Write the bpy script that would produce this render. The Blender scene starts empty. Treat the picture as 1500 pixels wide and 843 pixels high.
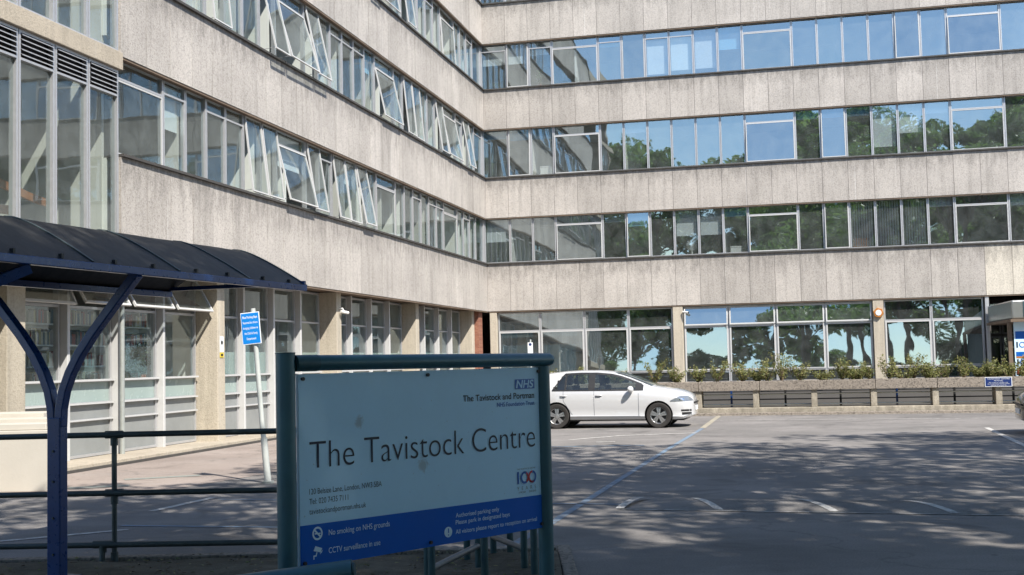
import bpy, math, random
import numpy as np
from mathutils import Vector, Matrix
random.seed(7)
R = math.radians
# ------------------------------------------------------------------ camera, world, sun, exposure
sc = bpy.context.scene
COL = sc.collection
PITCH, ROLL, EYE = R(3.51), R(1.33), 1.76
fw = Vector((0, math.cos(PITCH), math.sin(PITCH))); r0 = Vector((1, 0, 0)); u0 = r0.cross(fw)
rt = math.cos(ROLL)*r0 - math.sin(ROLL)*u0; up = math.cos(ROLL)*u0 + math.sin(ROLL)*r0
cd = bpy.data.cameras.new('camera'); cam = bpy.data.objects.new('camera', cd); COL.objects.link(cam)
m = Matrix((rt, up, -fw)).transposed().to_4x4(); m.translation = Vector((0, 0, EYE)); cam.matrix_world = m
cd.sensor_width = 36; cd.lens = 42.24; cd.clip_end = 3000; cd.clip_start = .05
sc.camera = cam
sc.view_settings.view_transform = 'Standard'; sc.view_settings.look = 'None'
sc.view_settings.gamma = 1; sc.view_settings.exposure = 0.80
sc.cycles.max_bounces = 8; sc.cycles.transparent_max_bounces = 16
sc.cycles.glossy_bounces = 4; sc.cycles.diffuse_bounces = 3; sc.cycles.caustics_reflective = False; sc.cycles.caustics_refractive = False
sc.cycles.use_denoising = True
SUN_EL, SUN_AZ = R(48.4), math.atan2(.55, -.83)
w = bpy.data.worlds.new('World'); sc.world = w; w.use_nodes = True
nt = w.node_tree; bg = nt.nodes['Background']; sky = nt.nodes.new('ShaderNodeTexSky')
sky.sky_type = 'NISHITA'; sky.sun_disc = False; sky.sun_elevation = SUN_EL; sky.sun_rotation = SUN_AZ
sky.air_density = 1.0; sky.dust_density = .1; sky.ozone_density = 2.2
nt.links.new(sky.outputs[0], bg.inputs[0]); bg.inputs[1].default_value = .132
sd = bpy.data.lights.new('sun', 'SUN'); so = bpy.data.objects.new('sun', sd); COL.objects.link(so)
sd.energy = 5.0; sd.angle = R(.55); sd.color = (1, .945, .86)
sv = Vector((math.sin(SUN_AZ)*math.cos(SUN_EL), math.cos(SUN_AZ)*math.cos(SUN_EL), math.sin(SUN_EL)))
so.rotation_euler = sv.to_track_quat('Z', 'Y').to_euler(); so.location = sv*60

# ------------------------------------------------------------------ materials
MATS = {}
class NT:
    def __init__(s, name):
        s.m = bpy.data.materials.new(name); s.m.use_nodes = True; s.t = s.m.node_tree
        s.p = s.t.nodes['Principled BSDF']; s.out = s.t.nodes['Material Output']; MATS[name] = s.m
    def n(s, t, **k):
        x = s.t.nodes.new(t)
        for a, b in k.items():
            if a.startswith('i_'):
                a = a[2:]; a = int(a) if a.isdigit() else a.replace('_', ' ')
                x.inputs[a].default_value = b
            else: setattr(x, a, b)
        return x
    def l(s, a, b): s.t.links.new(a, b)
    def noise(s, scale, detail=4, rough=.55, vec=None, dist=0):
        x = s.n('ShaderNodeTexNoise', i_Scale=scale, i_Detail=detail, i_Roughness=rough, i_Distortion=dist)
        if vec is not None: s.l(vec, x.inputs['Vector'])
        return x.outputs['Fac']
    def ramp(s, fac, stops):
        x = s.n('ShaderNodeValToRGB'); e = x.color_ramp.elements
        while len(e) < len(stops): e.new(.5)
        for q, (p, c) in zip(e, stops):
            q.position = p; q.color = (c if len(c) == 4 else (*c, 1)) if not isinstance(c, (int, float)) else (c, c, c, 1)
        s.l(fac, x.inputs[0]); return x.outputs[0]
    def mix(s, fac, a, b, mode='MIX'):
        x = s.n('ShaderNodeMix', data_type='RGBA', blend_type=mode)
        for i, v in ((0, fac), (6, a), (7, b)):
            if hasattr(v, 'is_linked'): s.l(v, x.inputs[i])
            elif i: x.inputs[i].default_value = (*v, 1) if not isinstance(v, (int, float)) else (v, v, v, 1)
            else: x.inputs[i].default_value = v
        return x.outputs[2]
    def obj(s): return s.n('ShaderNodeTexCoord').outputs['Object']
    def pos(s): return s.n('ShaderNodeNewGeometry').outputs['Position']
    def mapv(s, vec, sc_):
        x = s.n('ShaderNodeMapping'); s.l(vec, x.inputs[0]); x.inputs['Scale'].default_value = sc_; return x.outputs[0]
    def bump(s, h, st, dist=.01):
        x = s.n('ShaderNodeBump', i_Strength=st, i_Distance=dist); s.l(h, x.inputs['Height']); s.l(x.outputs[0], s.p.inputs['Normal'])
def plain(name, c, rough=.6, metal=0, var=.12, scale=6, bump=0, spec=None, coat=0):
    t = NT(name); p = t.pos()
    f = t.noise(scale, 5, .6, p)
    t.l(t.mix(f, tuple(x*(1-var) for x in c), tuple(min(1, x*(1+var)) for x in c)), t.p.inputs['Base Color'])
    t.l(t.ramp(t.noise(scale*2.3, 3, .5, p), [(.3, rough*.85), (.7, min(1, rough*1.15))]), t.p.inputs['Roughness'])
    t.p.inputs['Metallic'].default_value = metal
    if spec is not None: t.p.inputs['Specular IOR Level'].default_value = spec
    if coat: t.p.inputs['Coat Weight'].default_value = coat; t.p.inputs['Coat Roughness'].default_value = .03
    if bump: t.bump(t.noise(scale*12, 4, .6, p), bump)
    return t.m
def concrete(name, c, dark=.5, speck=1.0, streaks=True, tint=(1, .97, .94)):
    t = NT(name); p = t.pos()
    at = t.n('ShaderNodeAttribute', attribute_name='tone').outputs['Fac']
    base = t.ramp(at, [(0, tuple(x*.90 for x in c)), (.5, c), (.93, tuple(x*1.1 for x in c)), (1, (c[0]*1.32, c[1]*1.31, c[2]*1.22))])
    big = t.ramp(t.noise(.55, 5, .6, p), [(.3, .88), (.62, 1.07)])
    base = t.mix(1, base, big, 'MULTIPLY')
    if streaks:
        sv_ = t.mapv(p, (3.2, 3.2, .22)); st = t.ramp(t.noise(1.5, 5, .62, sv_), [(.34, .84), (.5, 1.0), (.66, 1.0), (.78, 1.12)])
        base = t.mix(1, base, st, 'MULTIPLY')
        lv = t.mapv(p, (9, 9, .12)); wl = t.ramp(t.noise(1.3, 2, .5, lv), [(.69, 0), (.76, .5)])
        base = t.mix(wl, base, (.62, .60, .57))
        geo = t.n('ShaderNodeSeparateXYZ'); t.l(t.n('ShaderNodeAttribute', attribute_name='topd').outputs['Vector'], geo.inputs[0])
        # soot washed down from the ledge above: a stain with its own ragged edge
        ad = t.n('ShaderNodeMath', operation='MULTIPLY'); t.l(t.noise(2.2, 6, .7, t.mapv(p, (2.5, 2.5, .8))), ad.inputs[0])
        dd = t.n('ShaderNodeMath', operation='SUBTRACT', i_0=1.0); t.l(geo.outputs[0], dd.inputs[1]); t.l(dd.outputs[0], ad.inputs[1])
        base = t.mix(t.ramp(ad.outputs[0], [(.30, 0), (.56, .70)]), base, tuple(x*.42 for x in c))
    v = t.n('ShaderNodeTexVoronoi', i_Scale=34.0); t.l(p, v.inputs['Vector'])
    sp = t.ramp(v.outputs['Color'], [(.1, 1-.42*speck), (.42, 1), (.9, 1+.16*speck)])
    bw = t.n('ShaderNodeRGBToBW'); t.l(sp, bw.inputs[0])
    base = t.mix(1, base, bw.outputs[0], 'MULTIPLY')
    fine = t.ramp(t.noise(26, 6, .8, p), [(.3, 1-.3*speck), (.65, 1+.12*speck)])
    base = t.mix(1, base, fine, 'MULTIPLY')
    t.l(base, t.p.inputs['Base Color']); t.p.inputs['Roughness'].default_value = .9; t.p.inputs['Specular IOR Level'].default_value = .2
    t.bump(v.outputs['Distance'], .35, .012)
    return t.m
def make_materials():
    concrete('fascia', (.435, .402, .368), speck=.55); concrete('plain_concrete', (.40, .35, .28), speck=.35)
    concrete('column', (.46, .41, .33), speck=.3); concrete('planter', (.26, .225, .19), speck=1.25, streaks=False)
    plain('render_wall', (.47, .44, .385), .8, var=.13, scale=1.7, bump=.15)
    plain('alu', (.52, .52, .53), .42, .55, .12, 9); plain('alu_dark', (.17, .175, .18), .5, .4, .2, 9)
    plain('white_frame', (.50, .50, .495), .45, 0, .07, 11); plain('flashing', (.07, .065, .06), .7, .2, .3, 5)
    plain('soffit', (.16, .115, .08), .8, 0, .2, 4); plain('panel_grey', (.235, .245, .24), .55, 0, .3, 1.6)
    plain('panel_white', (.66, .66, .67), .5, 0, .06, 2.5); plain('obscure', (.30, .37, .35), .25, 0, .07, 3)
    plain('room_wall', (.50, .49, .46), .85, 0, .05, 1.5); plain('room_dark', (.11, .105, .10), .9, 0, .3, .8)
    plain('ceiling_tile', (.40, .40, .38), .9, 0, .06, 2); plain('carpet', (.10, .11, .13), .95, 0, .2, 6)
    plain('blind_white', (.62, .66, .68), .8, 0, .04, 9); plain('blind_blue', (.20, .42, .60), .8, 0, .05, 9)
    plain('wood', (.30, .13, .06), .5, 0, .25, 5); plain('plaster_white', (.74, .73, .70), .8, 0, .05, 2)
    plain('teal_paint', (.030, .105, .135), .38, .1, .16, 9, .05); plain('teal_dark', (.025, .075, .09), .45, .1, .25, 10, .08)
    plain('rail_paint', (.055, .075, .08), .5, .3, .3, 14, .12); plain('galv', (.40, .42, .40), .5, .5, .2, 8)
    plain('pale_pole', (.46, .48, .46), .5, .1, .15, 5); plain('navy_paint', (.003, .040, .17), .3, .1, .2, 8)
    plain('sign_blue', (.0, .105, .50), .5, 0, .06, 2, spec=.2); plain('nhs_blue', (.0, .10, .42), .38, 0, .04, 2)
    plain('ink', (.010, .014, .035), .5, 0, .05, 5); plain('ink_grey', (.05, .06, .08), .5, 0, .05, 5)
    plain('sign_white_blue_shade', (.62, .80, .93), .4, 0, .04, 2); plain('text_white', (.78, .80, .82), .5, 0, .02, 5)  # the sign white has the blue cast of shade in its colour
    plain('red', (.55, .02, .03), .5, 0, .06, 3); plain('bay_blue', (.0, .20, .62), .45, 0, .05, 4)
    plain('notice_navy', (.01, .03, .14), .4, 0, .08, 3); plain('orange', (.42, .16, .03), .5, 0, .08, 6)
    plain('black', (.012, .012, .013), .5, 0, .2, 8); plain('rubber', (.028, .025, .023), .85, 0, .25, 12)
    plain('car_white', (.50, .50, .505), .22, 0, .015, 2, coat=1); plain('car_dark', (.02, .022, .025), .25, .3, .05, 2, coat=1)
    plain('rim', (.48, .48, .48), .3, .85, .05, 4); plain('chrome', (.7, .7, .7), .12, 1, .02, 4)
    plain('lamp_glass', (.20, .22, .24), .08, .3, .3, 14, coat=1); plain('lamp_red', (.4, .01, .01), .15, 0, .1, 9, coat=1)
    plain('steel', (.42, .42, .40), .33, .8, .12, 3); plain('bark', (.10, .075, .055), .9, 0, .3, 7, .5)
    plain('twig', (.17, .12, .08), .9, 0, .25, 15); plain('bs', (.1, .1, .1), .8)
    plain('yellow', (.65, .5, .05), .5); plain('terracotta', (.35, .10, .04), .8, 0, .15, 9)
    # leaves
    for nm, a, b, tr in (('leaf', (.07, .15, .03), (.17, .28, .05), .5), ('shrub_leaf', (.09, .12, .03), (.30, .28, .10), .3), ('pot_leaf', (.05, .11, .03), (.12, .18, .07), .2)):
        t = NT(nm); oi = t.n('ShaderNodeAttribute', attribute_name='tone').outputs['Fac']
        c = t.mix(oi, a, b); t.l(c, t.p.inputs['Base Color']); t.p.inputs['Roughness'].default_value = .5
        tl = t.n('ShaderNodeBsdfTranslucent'); t.l(c, tl.inputs[0]); mx = t.n('ShaderNodeMixShader', i_0=tr)
        t.l(t.p.outputs[0], mx.inputs[1]); t.l(tl.outputs[0], mx.inputs[2]); t.l(mx.outputs[0], t.out.inputs[0])
    # glass: clear tinted pane with a strong reflection and the slight waviness of old sheets
    for nm, base, tint, wav in (('glass', .38, (.92, .95, .95), 1.0), ('glass_dark', .42, (.62, .66, .66), .8), ('car_glass', .07, (.60, .66, .64), .05), ('case_glass', .36, (.90, .94, .95), 1.0), ('side_glass', .12, (.90, .93, .92), .45)):
        t = NT(nm); t.t.nodes.remove(t.p)
        fr = t.n('ShaderNodeFresnel', i_IOR=1.5); mr = t.n('ShaderNodeMapRange'); mr.inputs[1].default_value = .04; mr.inputs[3].default_value = base
        t.l(fr.outputs[0], mr.inputs[0])
        geo = t.n('ShaderNodeNewGeometry'); inv = t.n('ShaderNodeMath', operation='SUBTRACT', i_0=1.0); t.l(geo.outputs['Backfacing'], inv.inputs[1])
        ff = t.n('ShaderNodeMath', operation='MULTIPLY'); t.l(mr.outputs[0], ff.inputs[0]); t.l(inv.outputs[0], ff.inputs[1])
        tb = t.n('ShaderNodeBsdfTransparent'); tb.inputs[0].default_value = (*tint, 1)
        gl = t.n('ShaderNodeBsdfGlossy', i_Roughness=.012); gl.inputs[0].default_value = (.84, .96, 1, 1)
        oi = t.n('ShaderNodeObjectInfo'); cb = t.n('ShaderNodeVectorMath', operation='MULTIPLY_ADD')
        comb = t.n('ShaderNodeCombineXYZ'); t.l(oi.outputs['Random'], comb.inputs[0]); t.l(oi.outputs['Random'], comb.inputs[2])
        t.l(comb.outputs[0], cb.inputs[0]); cb.inputs[1].default_value = (90, 50, 70); t.l(t.obj(), cb.inputs[2])
        nz = t.noise(1.0, 1, .4, cb.outputs[0], .3)
        bp = t.n('ShaderNodeBump', i_Strength=.17*wav, i_Distance=.02); t.l(nz, bp.inputs['Height'])
        t.l(bp.outputs[0], gl.inputs['Normal'])
        mx = t.n('ShaderNodeMixShader'); t.l(ff.outputs[0], mx.inputs[0]); t.l(tb.outputs[0], mx.inputs[1]); t.l(gl.outputs[0], mx.inputs[2])
        df = t.n('ShaderNodeBsdfDiffuse'); df.inputs[0].default_value = (.50, .54, .53, 1)
        dv = t.ramp(t.noise(2.2, 5, .65, cb.outputs[0]), [(.3, .012), (.7, .075 if nm != 'car_glass' else .04)])
        mv = t.n('ShaderNodeMixShader'); t.l(dv, mv.inputs[0]); t.l(mx.outputs[0], mv.inputs[1]); t.l(df.outputs[0], mv.inputs[2])
        t.l(mv.outputs[0], t.out.inputs[0])
    # sign panel: white sheet, blue of the shade put into its colour, plus its own grime
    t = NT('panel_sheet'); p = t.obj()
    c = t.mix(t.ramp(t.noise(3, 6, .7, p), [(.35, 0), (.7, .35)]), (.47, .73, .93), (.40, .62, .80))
    c = t.mix(t.ramp(t.noise(40, 2, .5, p), [(.72, 0), (.76, .4)]), c, (.2, .22, .2))
    for (sx, sz, rr) in ((.477, .88, .085), (1.03, .56, .10)):
        vm = t.n('ShaderNodeVectorMath', operation='DISTANCE'); t.l(t.mapv(p, (1, 0, .85)), vm.inputs[0]); vm.inputs[1].default_value = (sx, 0, sz*.85)
        mm = t.n('ShaderNodeMath', operation='DIVIDE', i_1=rr); t.l(vm.outputs['Value'], mm.inputs[0])
        nn = t.n('ShaderNodeMath', operation='ADD'); t.l(mm.outputs[0], nn.inputs[0]); t.l(t.noise(16, 5, .7, p, 1.5), nn.inputs[1])
        c = t.mix(t.ramp(nn.outputs[0], [(.75, .55), (1.30, 0)]), c, (.26, .28, .28))
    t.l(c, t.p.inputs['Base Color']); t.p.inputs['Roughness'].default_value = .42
    # brick
    t = NT('brick'); br = t.n('ShaderNodeTexBrick', i_Scale=4.4, i_Mortar_Size=.012); t.l(t.mapv(t.obj(), (1, 1, 1)), br.inputs[0])
    rotn = t.n('ShaderNodeMapping'); t.l(t.obj(), rotn.inputs[0]); rotn.inputs['Rotation'].default_value = (R(90), 0, 0); t.l(rotn.outputs[0], br.inputs[0])
    br.inputs['Color1'].default_value = (.22, .08, .05, 1); br.inputs['Color2'].default_value = (.30, .13, .08, 1); br.inputs['Mortar'].default_value = (.12, .1, .08, 1)
    t.l(br.outputs[0], t.p.inputs['Base Color']); t.p.inputs['Roughness'].default_value = .9
    # asphalt
    for nm, c0, c1 in (('asphalt', (.150, .142, .135), (.215, .200, .190)), ('footway', (.235, .195, .172), (.305, .257, .228))):
        t = NT(nm); p = t.pos()
        c = t.mix(t.ramp(t.noise(.35, 6, .65, p), [(.38, 0), (.60, 1)]), c0, c1)
        c = t.mix(t.ramp(t.noise(1, 5, .6, t.mapv(p, (.25, 1.6, 1)), .5), [(.50, 0), (.72, .35)]), c, (.30, .28, .265))
        c = t.mix(t.ramp(t.noise(.9, 3, .5, p, 1.2), [(.58, 0), (.70, .55)]), c, tuple(x*.60 for x in c0))
        g = t.ramp(t.noise(55, 8, .92, p), [(.32, .45), (.5, 1), (.66, 1.6)]); c = t.mix(1, c, g, 'MULTIPLY')
        v = t.n('ShaderNodeTexVoronoi', feature='DISTANCE_TO_EDGE', i_Scale=.28)
        wv = t.n('ShaderNodeVectorMath', operation='ADD'); t.l(p, wv.inputs[0]); nx = t.n('ShaderNodeTexNoise', i_Scale=1.2, i_Detail=5.0); t.l(p, nx.inputs[0]); t.l(nx.outputs['Color'], wv.inputs[1]); t.l(wv.outputs[0], v.inputs[0])
        c = t.mix(t.ramp(v.outputs['Distance'], [(.001, .35), (.006, 0)]), c, (.06, .06, .06))
        v2 = t.n('ShaderNodeTexVoronoi', i_Scale=1.6); t.l(p, v2.inputs[0])
        c = t.mix(t.ramp(v2.outputs['Distance'], [(.035, .55), (.06, 0)]), c, (.05, .05, .05))
        t.l(c, t.p.inputs['Base Color']); t.p.inputs['Roughness'].default_value = .88; t.p.inputs['Specular IOR Level'].default_value = .25
        t.bump(t.noise(75, 5, .85, p), .6, .006)
    t = NT('soil'); p = t.pos(); c = t.mix(t.ramp(t.noise(2.2, 7, .75, p), [(.35, 0), (.65, 1)]), (.045, .040, .026), (.15, .13, .095))
    c = t.mix(t.ramp(t.noise(5, 6, .7, p, .8), [(.60, 0), (.68, .6)]), c, (.07, .09, .03))
    c = t.mix(t.ramp(t.noise(30, 4, .8, p), [(.62, 0), (.68, .8)]), c, (.26, .22, .17))
    t.l(c, t.p.inputs['Base Color']); t.p.inputs['Roughness'].default_value = .95; t.bump(t.noise(20, 6, .8, p), .8, .03)
    for nm, c in (('mark_white', (.62, .60, .56)), ('mark_blue', (.13, .24, .36)), ('mark_cream', (.44, .39, .27)), ('mark_green', (.36, .50, .42))):
        t = NT(nm); p = t.pos()
        wear = t.ramp(t.noise(7, 7, .8, p), [(.36, 1), (.60, .12)] if nm != 'mark_green' else [(.38, 1), (.5, .75)])
        cc = t.mix(wear, c, (.19, .175, .165)); t.l(cc, t.p.inputs['Base Color']); t.p.inputs['Roughness'].default_value = .8
    # canopy skin
    t = NT('canopy_skin'); p = t.obj()
    c = t.mix(t.ramp(t.noise(2.5, 6, .7, t.mapv(p, (.5, 4, 4)), .3), [(.42, 0), (.75, .8)]), (.008, .008, .008), (.040, .039, .037))
    c = t.mix(t.ramp(t.noise(60, 3, .7, p), [(.64, 0), (.7, .5)]), c, (.12, .12, .11))
    t.l(c, t.p.inputs['Base Color']); t.p.inputs['Roughness'].default_value = .5; t.p.inputs['Specular IOR Level'].default_value = .25; t.bump(t.noise(2, 2, .5, p), .05, .02)
make_materials()
M = MATS

# ------------------------------------------------------------------ helpers
def tag(o, label=None, cat=None, group=None, kind=None):
    if label: o['label'] = label
    if cat: o['category'] = cat
    if group: o['group'] = group
    if kind: o['kind'] = kind
    return o
class MB:
    def __init__(s): s.v = []; s.f = []; s.mi = []; s.tone = []; s.topd = []
    def add(s, vs, fs, mi=0, tone=.5):
        o = len(s.v); s.v += [tuple(map(float, q)) for q in vs]; s.f += [tuple(i+o for i in f) for f in fs]; s.mi += [mi]*len(fs); s.tone += [tone]*len(vs)
        return s
    def box(s, x0, y0, z0, x1, y1, z1, mi=0, tone=.5):
        x0, x1 = sorted((x0, x1)); y0, y1 = sorted((y0, y1)); z0, z1 = sorted((z0, z1))
        vs = [(x, y, z) for z in (z0, z1) for y in (y0, y1) for x in (x0, x1)]
        return s.add(vs, [(0, 2, 3, 1), (4, 5, 7, 6), (0, 1, 5, 4), (2, 6, 7, 3), (0, 4, 6, 2), (1, 3, 7, 5)], mi, tone)
    def quad(s, a, b, c, d, mi=0, tone=.5): return s.add([a, b, c, d], [(0, 1, 2, 3)], mi, tone)
    def tube(s, pts, r, n=14, mi=0, caps=True, tone=.5):
        pts = [Vector(p) for p in pts]; rs = r if isinstance(r, (list, tuple)) else [r]*len(pts); vs = []; prev = None
        for i, p in enumerate(pts):
            d = (pts[min(i+1, len(pts)-1)]-pts[max(i-1, 0)]).normalized()
            if prev is None: a = d.orthogonal().normalized()
            else: a = (prev-d*prev.dot(d)).normalized()
            prev = a; b = d.cross(a)
            for k in range(n):
                t = 2*math.pi*k/n; vs.append(p+(a*math.cos(t)+b*math.sin(t))*rs[i])
        fs = [(i*n+k, i*n+(k+1) % n, (i+1)*n+(k+1) % n, (i+1)*n+k) for i in range(len(pts)-1) for k in range(n)]
        if caps: fs += [tuple(range(n))[::-1], tuple((len(pts)-1)*n+k for k in range(n))]
        return s.add(vs, fs, mi, tone)
    def sweep(s, pts, side, wd, dp, mi=0):
        # rectangular bar along pts; side = constant depth direction
        pts = [Vector(p) for p in pts]; side = Vector(side).normalized(); vs = []
        for i, p in enumerate(pts):
            d = (pts[min(i+1, len(pts)-1)]-pts[max(i-1, 0)]).normalized(); n_ = d.cross(side).normalized()
            w_ = wd[i] if isinstance(wd, list) else wd
            for a, b in ((-1, -1), (1, -1), (1, 1), (-1, 1)): vs.append(p+n_*a*w_/2+side*b*dp/2)
        fs = [(i*4+k, i*4+(k+1) % 4, i*4+4+(k+1) % 4, i*4+4+k) for i in range(len(pts)-1) for k in range(4)]
        fs += [(3, 2, 1, 0), tuple((len(pts)-1)*4+k for k in range(4))]
        return s.add(vs, fs, mi)
    def lathe(s, prof, n=32, axis='z', c=(0, 0, 0), mi=0, tone=.5):
        vs = []
        for r_, h in prof:
            for k in range(n):
                t = 2*math.pi*k/n; a, b = r_*math.cos(t), r_*math.sin(t)
                vs.append((c[0]+a, c[1]+b, c[2]+h) if axis == 'z' else (c[0]+a, c[1]+h, c[2]+b))
        fs = [(i*n+k, i*n+(k+1) % n, (i+1)*n+(k+1) % n, (i+1)*n+k) for i in range(len(prof)-1) for k in range(n)]
        return s.add(vs, fs, mi, tone)
    def build(s, name, mats, parent=None, loc=None, rot=None, smooth=False, bevel=0, link=True):
        me = bpy.data.meshes.new(name); me.from_pydata(s.v, [], s.f)
        if isinstance(mats, str): mats = [mats]
        for q in mats: me.materials.append(M[q])
        me.polygons.foreach_set('material_index', s.mi)
        a = me.attributes.new('tone', 'FLOAT', 'POINT'); a.data.foreach_set('value', s.tone)
        if s.topd:
            a = me.attributes.new('topd', 'FLOAT', 'POINT'); a.data.foreach_set('value', s.topd)
        if smooth: me.polygons.foreach_set('use_smooth', [True]*len(me.polygons))
        me.update()
        return place(name, me, parent, loc, rot, bevel, smooth)
def place(name, me, parent=None, loc=None, rot=None, bevel=0, smooth=False):
    o = bpy.data.objects.new(name, me); COL.objects.link(o)
    if parent: o.parent = parent
    if loc is not None: o.location = loc
    if rot is not None: o.rotation_euler = (0, 0, rot) if isinstance(rot, (int, float)) else rot
    if bevel:
        b = o.modifiers.new('b', 'BEVEL'); b.width = bevel; b.segments = 2; b.limit_method = 'ANGLE'
    if smooth:
        try:
            me.set_sharp_from_angle(angle=R(42))
        except Exception: pass
    return o
def empty(name, loc=(0, 0, 0), rot=0, **k):
    o = bpy.data.objects.new(name, None); COL.objects.link(o); o.location = loc; o.rotation_euler = (0, 0, rot); o.empty_display_size = .2
    return tag(o, **k)
def copy_tree(o, parent=None):
    c = o.copy(); COL.objects.link(c)
    if parent: c.parent = parent
    for ch in list(o.children): copy_tree(ch, c)
    return c
ORD = ['first', 'second', 'third', 'fourth', 'fifth', 'sixth', 'seventh', 'eighth', 'ninth', 'tenth', 'eleventh', 'twelfth', 'thirteenth', 'fourteenth', 'fifteenth', 'sixteenth', 'seventeenth', 'eighteenth', 'nineteenth', 'twentieth', 'twenty-first', 'twenty-second', 'twenty-third', 'twenty-fourth', 'twenty-fifth', 'twenty-sixth', 'twenty-seventh', 'twenty-eighth', 'twenty-ninth', 'thirtieth', 'thirty-first', 'thirty-second', 'thirty-third', 'thirty-fourth', 'thirty-fifth']
def text(name, body, mat, parent, u, v, width, cap, align='LEFT', bold=0, y=-.004, rot=None, loc=None, italic=0, depth=.0008):
    """lettering as real thin relief; width = total width, cap = capital height; u,v baseline start in the parent's XZ plane"""
    cu = bpy.data.curves.new(name, 'FONT'); cu.body = body; cu.size = 1; cu.extrude = 0; cu.shear = italic
    cu.offset = bold
    o = bpy.data.objects.new('tmp', cu); COL.objects.link(o)
    dg = bpy.context.evaluated_depsgraph_get(); dg.update(); me = bpy.data.meshes.new_from_object(o.evaluated_get(dg))
    bpy.data.objects.remove(o); bpy.data.curves.remove(cu)
    co = np.empty(len(me.vertices)*3, 'f'); me.vertices.foreach_get('co', co); co = co.reshape(-1, 3)
    x0, x1 = co[:, 0].min(), co[:, 0].max()
    sx = width/(x1-x0); sz = cap/.668
    out = np.zeros_like(co); out[:, 0] = (co[:, 0]-x0)*sx; out[:, 2] = co[:, 1]*sz
    if align == 'CENTER': out[:, 0] -= width/2
    me.vertices.foreach_set('co', out.ravel()); me.materials.clear(); me.materials.append(M[mat]); me.update(); me.name = name
    o = place(name, me, parent, (u, y, v) if loc is None else loc, rot); return o

# ------------------------------------------------------------------ ground
def sheet(name, pts, z, mat, **k):
    mb = MB(); mb.add([(x, y, z) for x, y in pts], [tuple(range(len(pts)))]); o = mb.build(name, mat); return tag(o, **k)
# car park sheet
sheet('ground', [(-400, -400), (400, -400), (400, 400), (-400, 400)], 0, 'asphalt', kind='structure')
KX, KY = -1.03, 50.47
ANG = R(-13)
nl = Vector((math.cos(ANG), math.sin(ANG), 0)); dl = Vector((-math.sin(ANG), math.cos(ANG), 0))
def bw(x, y, z=0): return Vector((KX, KY, z))+nl*x+dl*y      # building frame -> world
def P2(x, y): q = bw(x, y); return (q.x, q.y)
# paved footway along the left wing
sheet('footway', [P2(.10, -2), P2(4.3, -2), P2(4.0, -29.6), P2(3.3, -33.6), P2(-1.2, -34.0), P2(.10, -29.8)], .004, 'footway', kind='structure')
def strip(name, pts, wd, mat, z=.006, **k):
    mb = MB(); pts = [Vector((*p, 0)) for p in pts]; vs = []
    for i, p in enumerate(pts):
        d = (pts[min(i+1, len(pts)-1)]-pts[max(i-1, 0)]).normalized(); n_ = Vector((-d.y, d.x, 0))
        ww = wd[i] if isinstance(wd, list) else wd
        vs += [p+n_*ww/2+Vector((0, 0, z)), p-n_*ww/2+Vector((0, 0, z))]
    mb.add(vs, [(2*i, 2*i+1, 2*i+3, 2*i+2) for i in range(len(pts)-1)])
    return tag(mb.build(name, mat), kind='structure')
strip('bay_marking', [(6.01, 35.6), (4.62, 29.8)], .14, 'mark_cream')
strip('bay_marking', [(4.60, 29.7), (2.6, 22.0), (.30, 12.87), (-.1, 11.5)], .10, 'mark_blue')
strip('bay_marking', [(10.71, 27.47), (9.3, 22.1), (8.2, 17.6)], .12, 'mark_white')
strip('bay_marking', [(-4.55, 15.05), (-4.12, 16.5)], .11, 'mark_white')
strip('bay_marking', [(-3.98, 16.22), (-2.2, 15.7), (1.4, 14.6)], .07, 'mark_blue')
strip('bay_marking', [(-5.9, 12.4), (-4.3, 13.4)], .10, 'mark_white')
strip('bay_marking', [(-4.5, 13.75), (-1.0, 12.9)], .08, 'mark_blue')
strip('bay_marking', [(1.2, 26.6), (2.4, 27.6), (4.2, 28.0)], .16, 'mark_white', z=.007)
strip('bay_marking', [(.6, 24.6), (2.6, 24.4)], .14, 'mark_blue', z=.007)
strip('bay_marking', [(1.7, 25.6), (2.1, 25.55)], .16, 'mark_white', z=.009)
strip('green_patch', [(-6.75, 18.25), (-5.9, 18.45)], .28, 'mark_green', z=.009)
strip('green_patch', [(-6.3, 19.45), (-5.2, 19.9)], .22, 'mark_green', z=.009)
# speed hump, parallel to the building, with tapered white arrows painted over it
ha = Vector((math.cos(ANG*1.35), math.sin(ANG*1.35), 0)); hb = Vector((-ha.y, ha.x, 0)); h0 = Vector((1.15, 14.18, 0))
def hump_z(b): return .062*math.sin(math.pi*min(1, max(0, b/1.1)))**.8 if 0 < b < 1.1 else 0
mb = MB(); nb = 16; na = 24; Lh = 13.5
for i in range(na+1):
    for j in range(nb+1):
        a = Lh*i/na; b = 1.1*j/nb; q = h0+ha*a+hb*b; e = min(1, a/.5, (Lh-a)/.5)
        mb.v.append((q.x, q.y, .002+hump_z(b)*max(0, e))); mb.tone.append(.5)
mb.f = [(i*(nb+1)+j, (i+1)*(nb+1)+j, (i+1)*(nb+1)+j+1, i*(nb+1)+j+1) for i in range(na) for j in range(nb)]; mb.mi = [0]*len(mb.f)
tag(mb.build('speed_hump', 'asphalt', smooth=True), 'low asphalt speed hump with worn white arrow stripes across the car park', 'speed hump')
hump = bpy.data.objects['speed_hump']
def hump_mark(fn0, fn1, n=14):
    mb = MB(); vs = []
    for k in range(n+1):
        b = .92*k/n+.03
        for a in (fn0(b), fn1(b)):
            q = h0+ha*a+hb*b; vs.append((q.x, q.y, .007+hump_z(b)))
    mb.add(vs, [(2*i, 2*i+1, 2*i+3, 2*i+2) for i in range(n)]); return mb.build('arrow_stripe', 'mark_white', hump)
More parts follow.
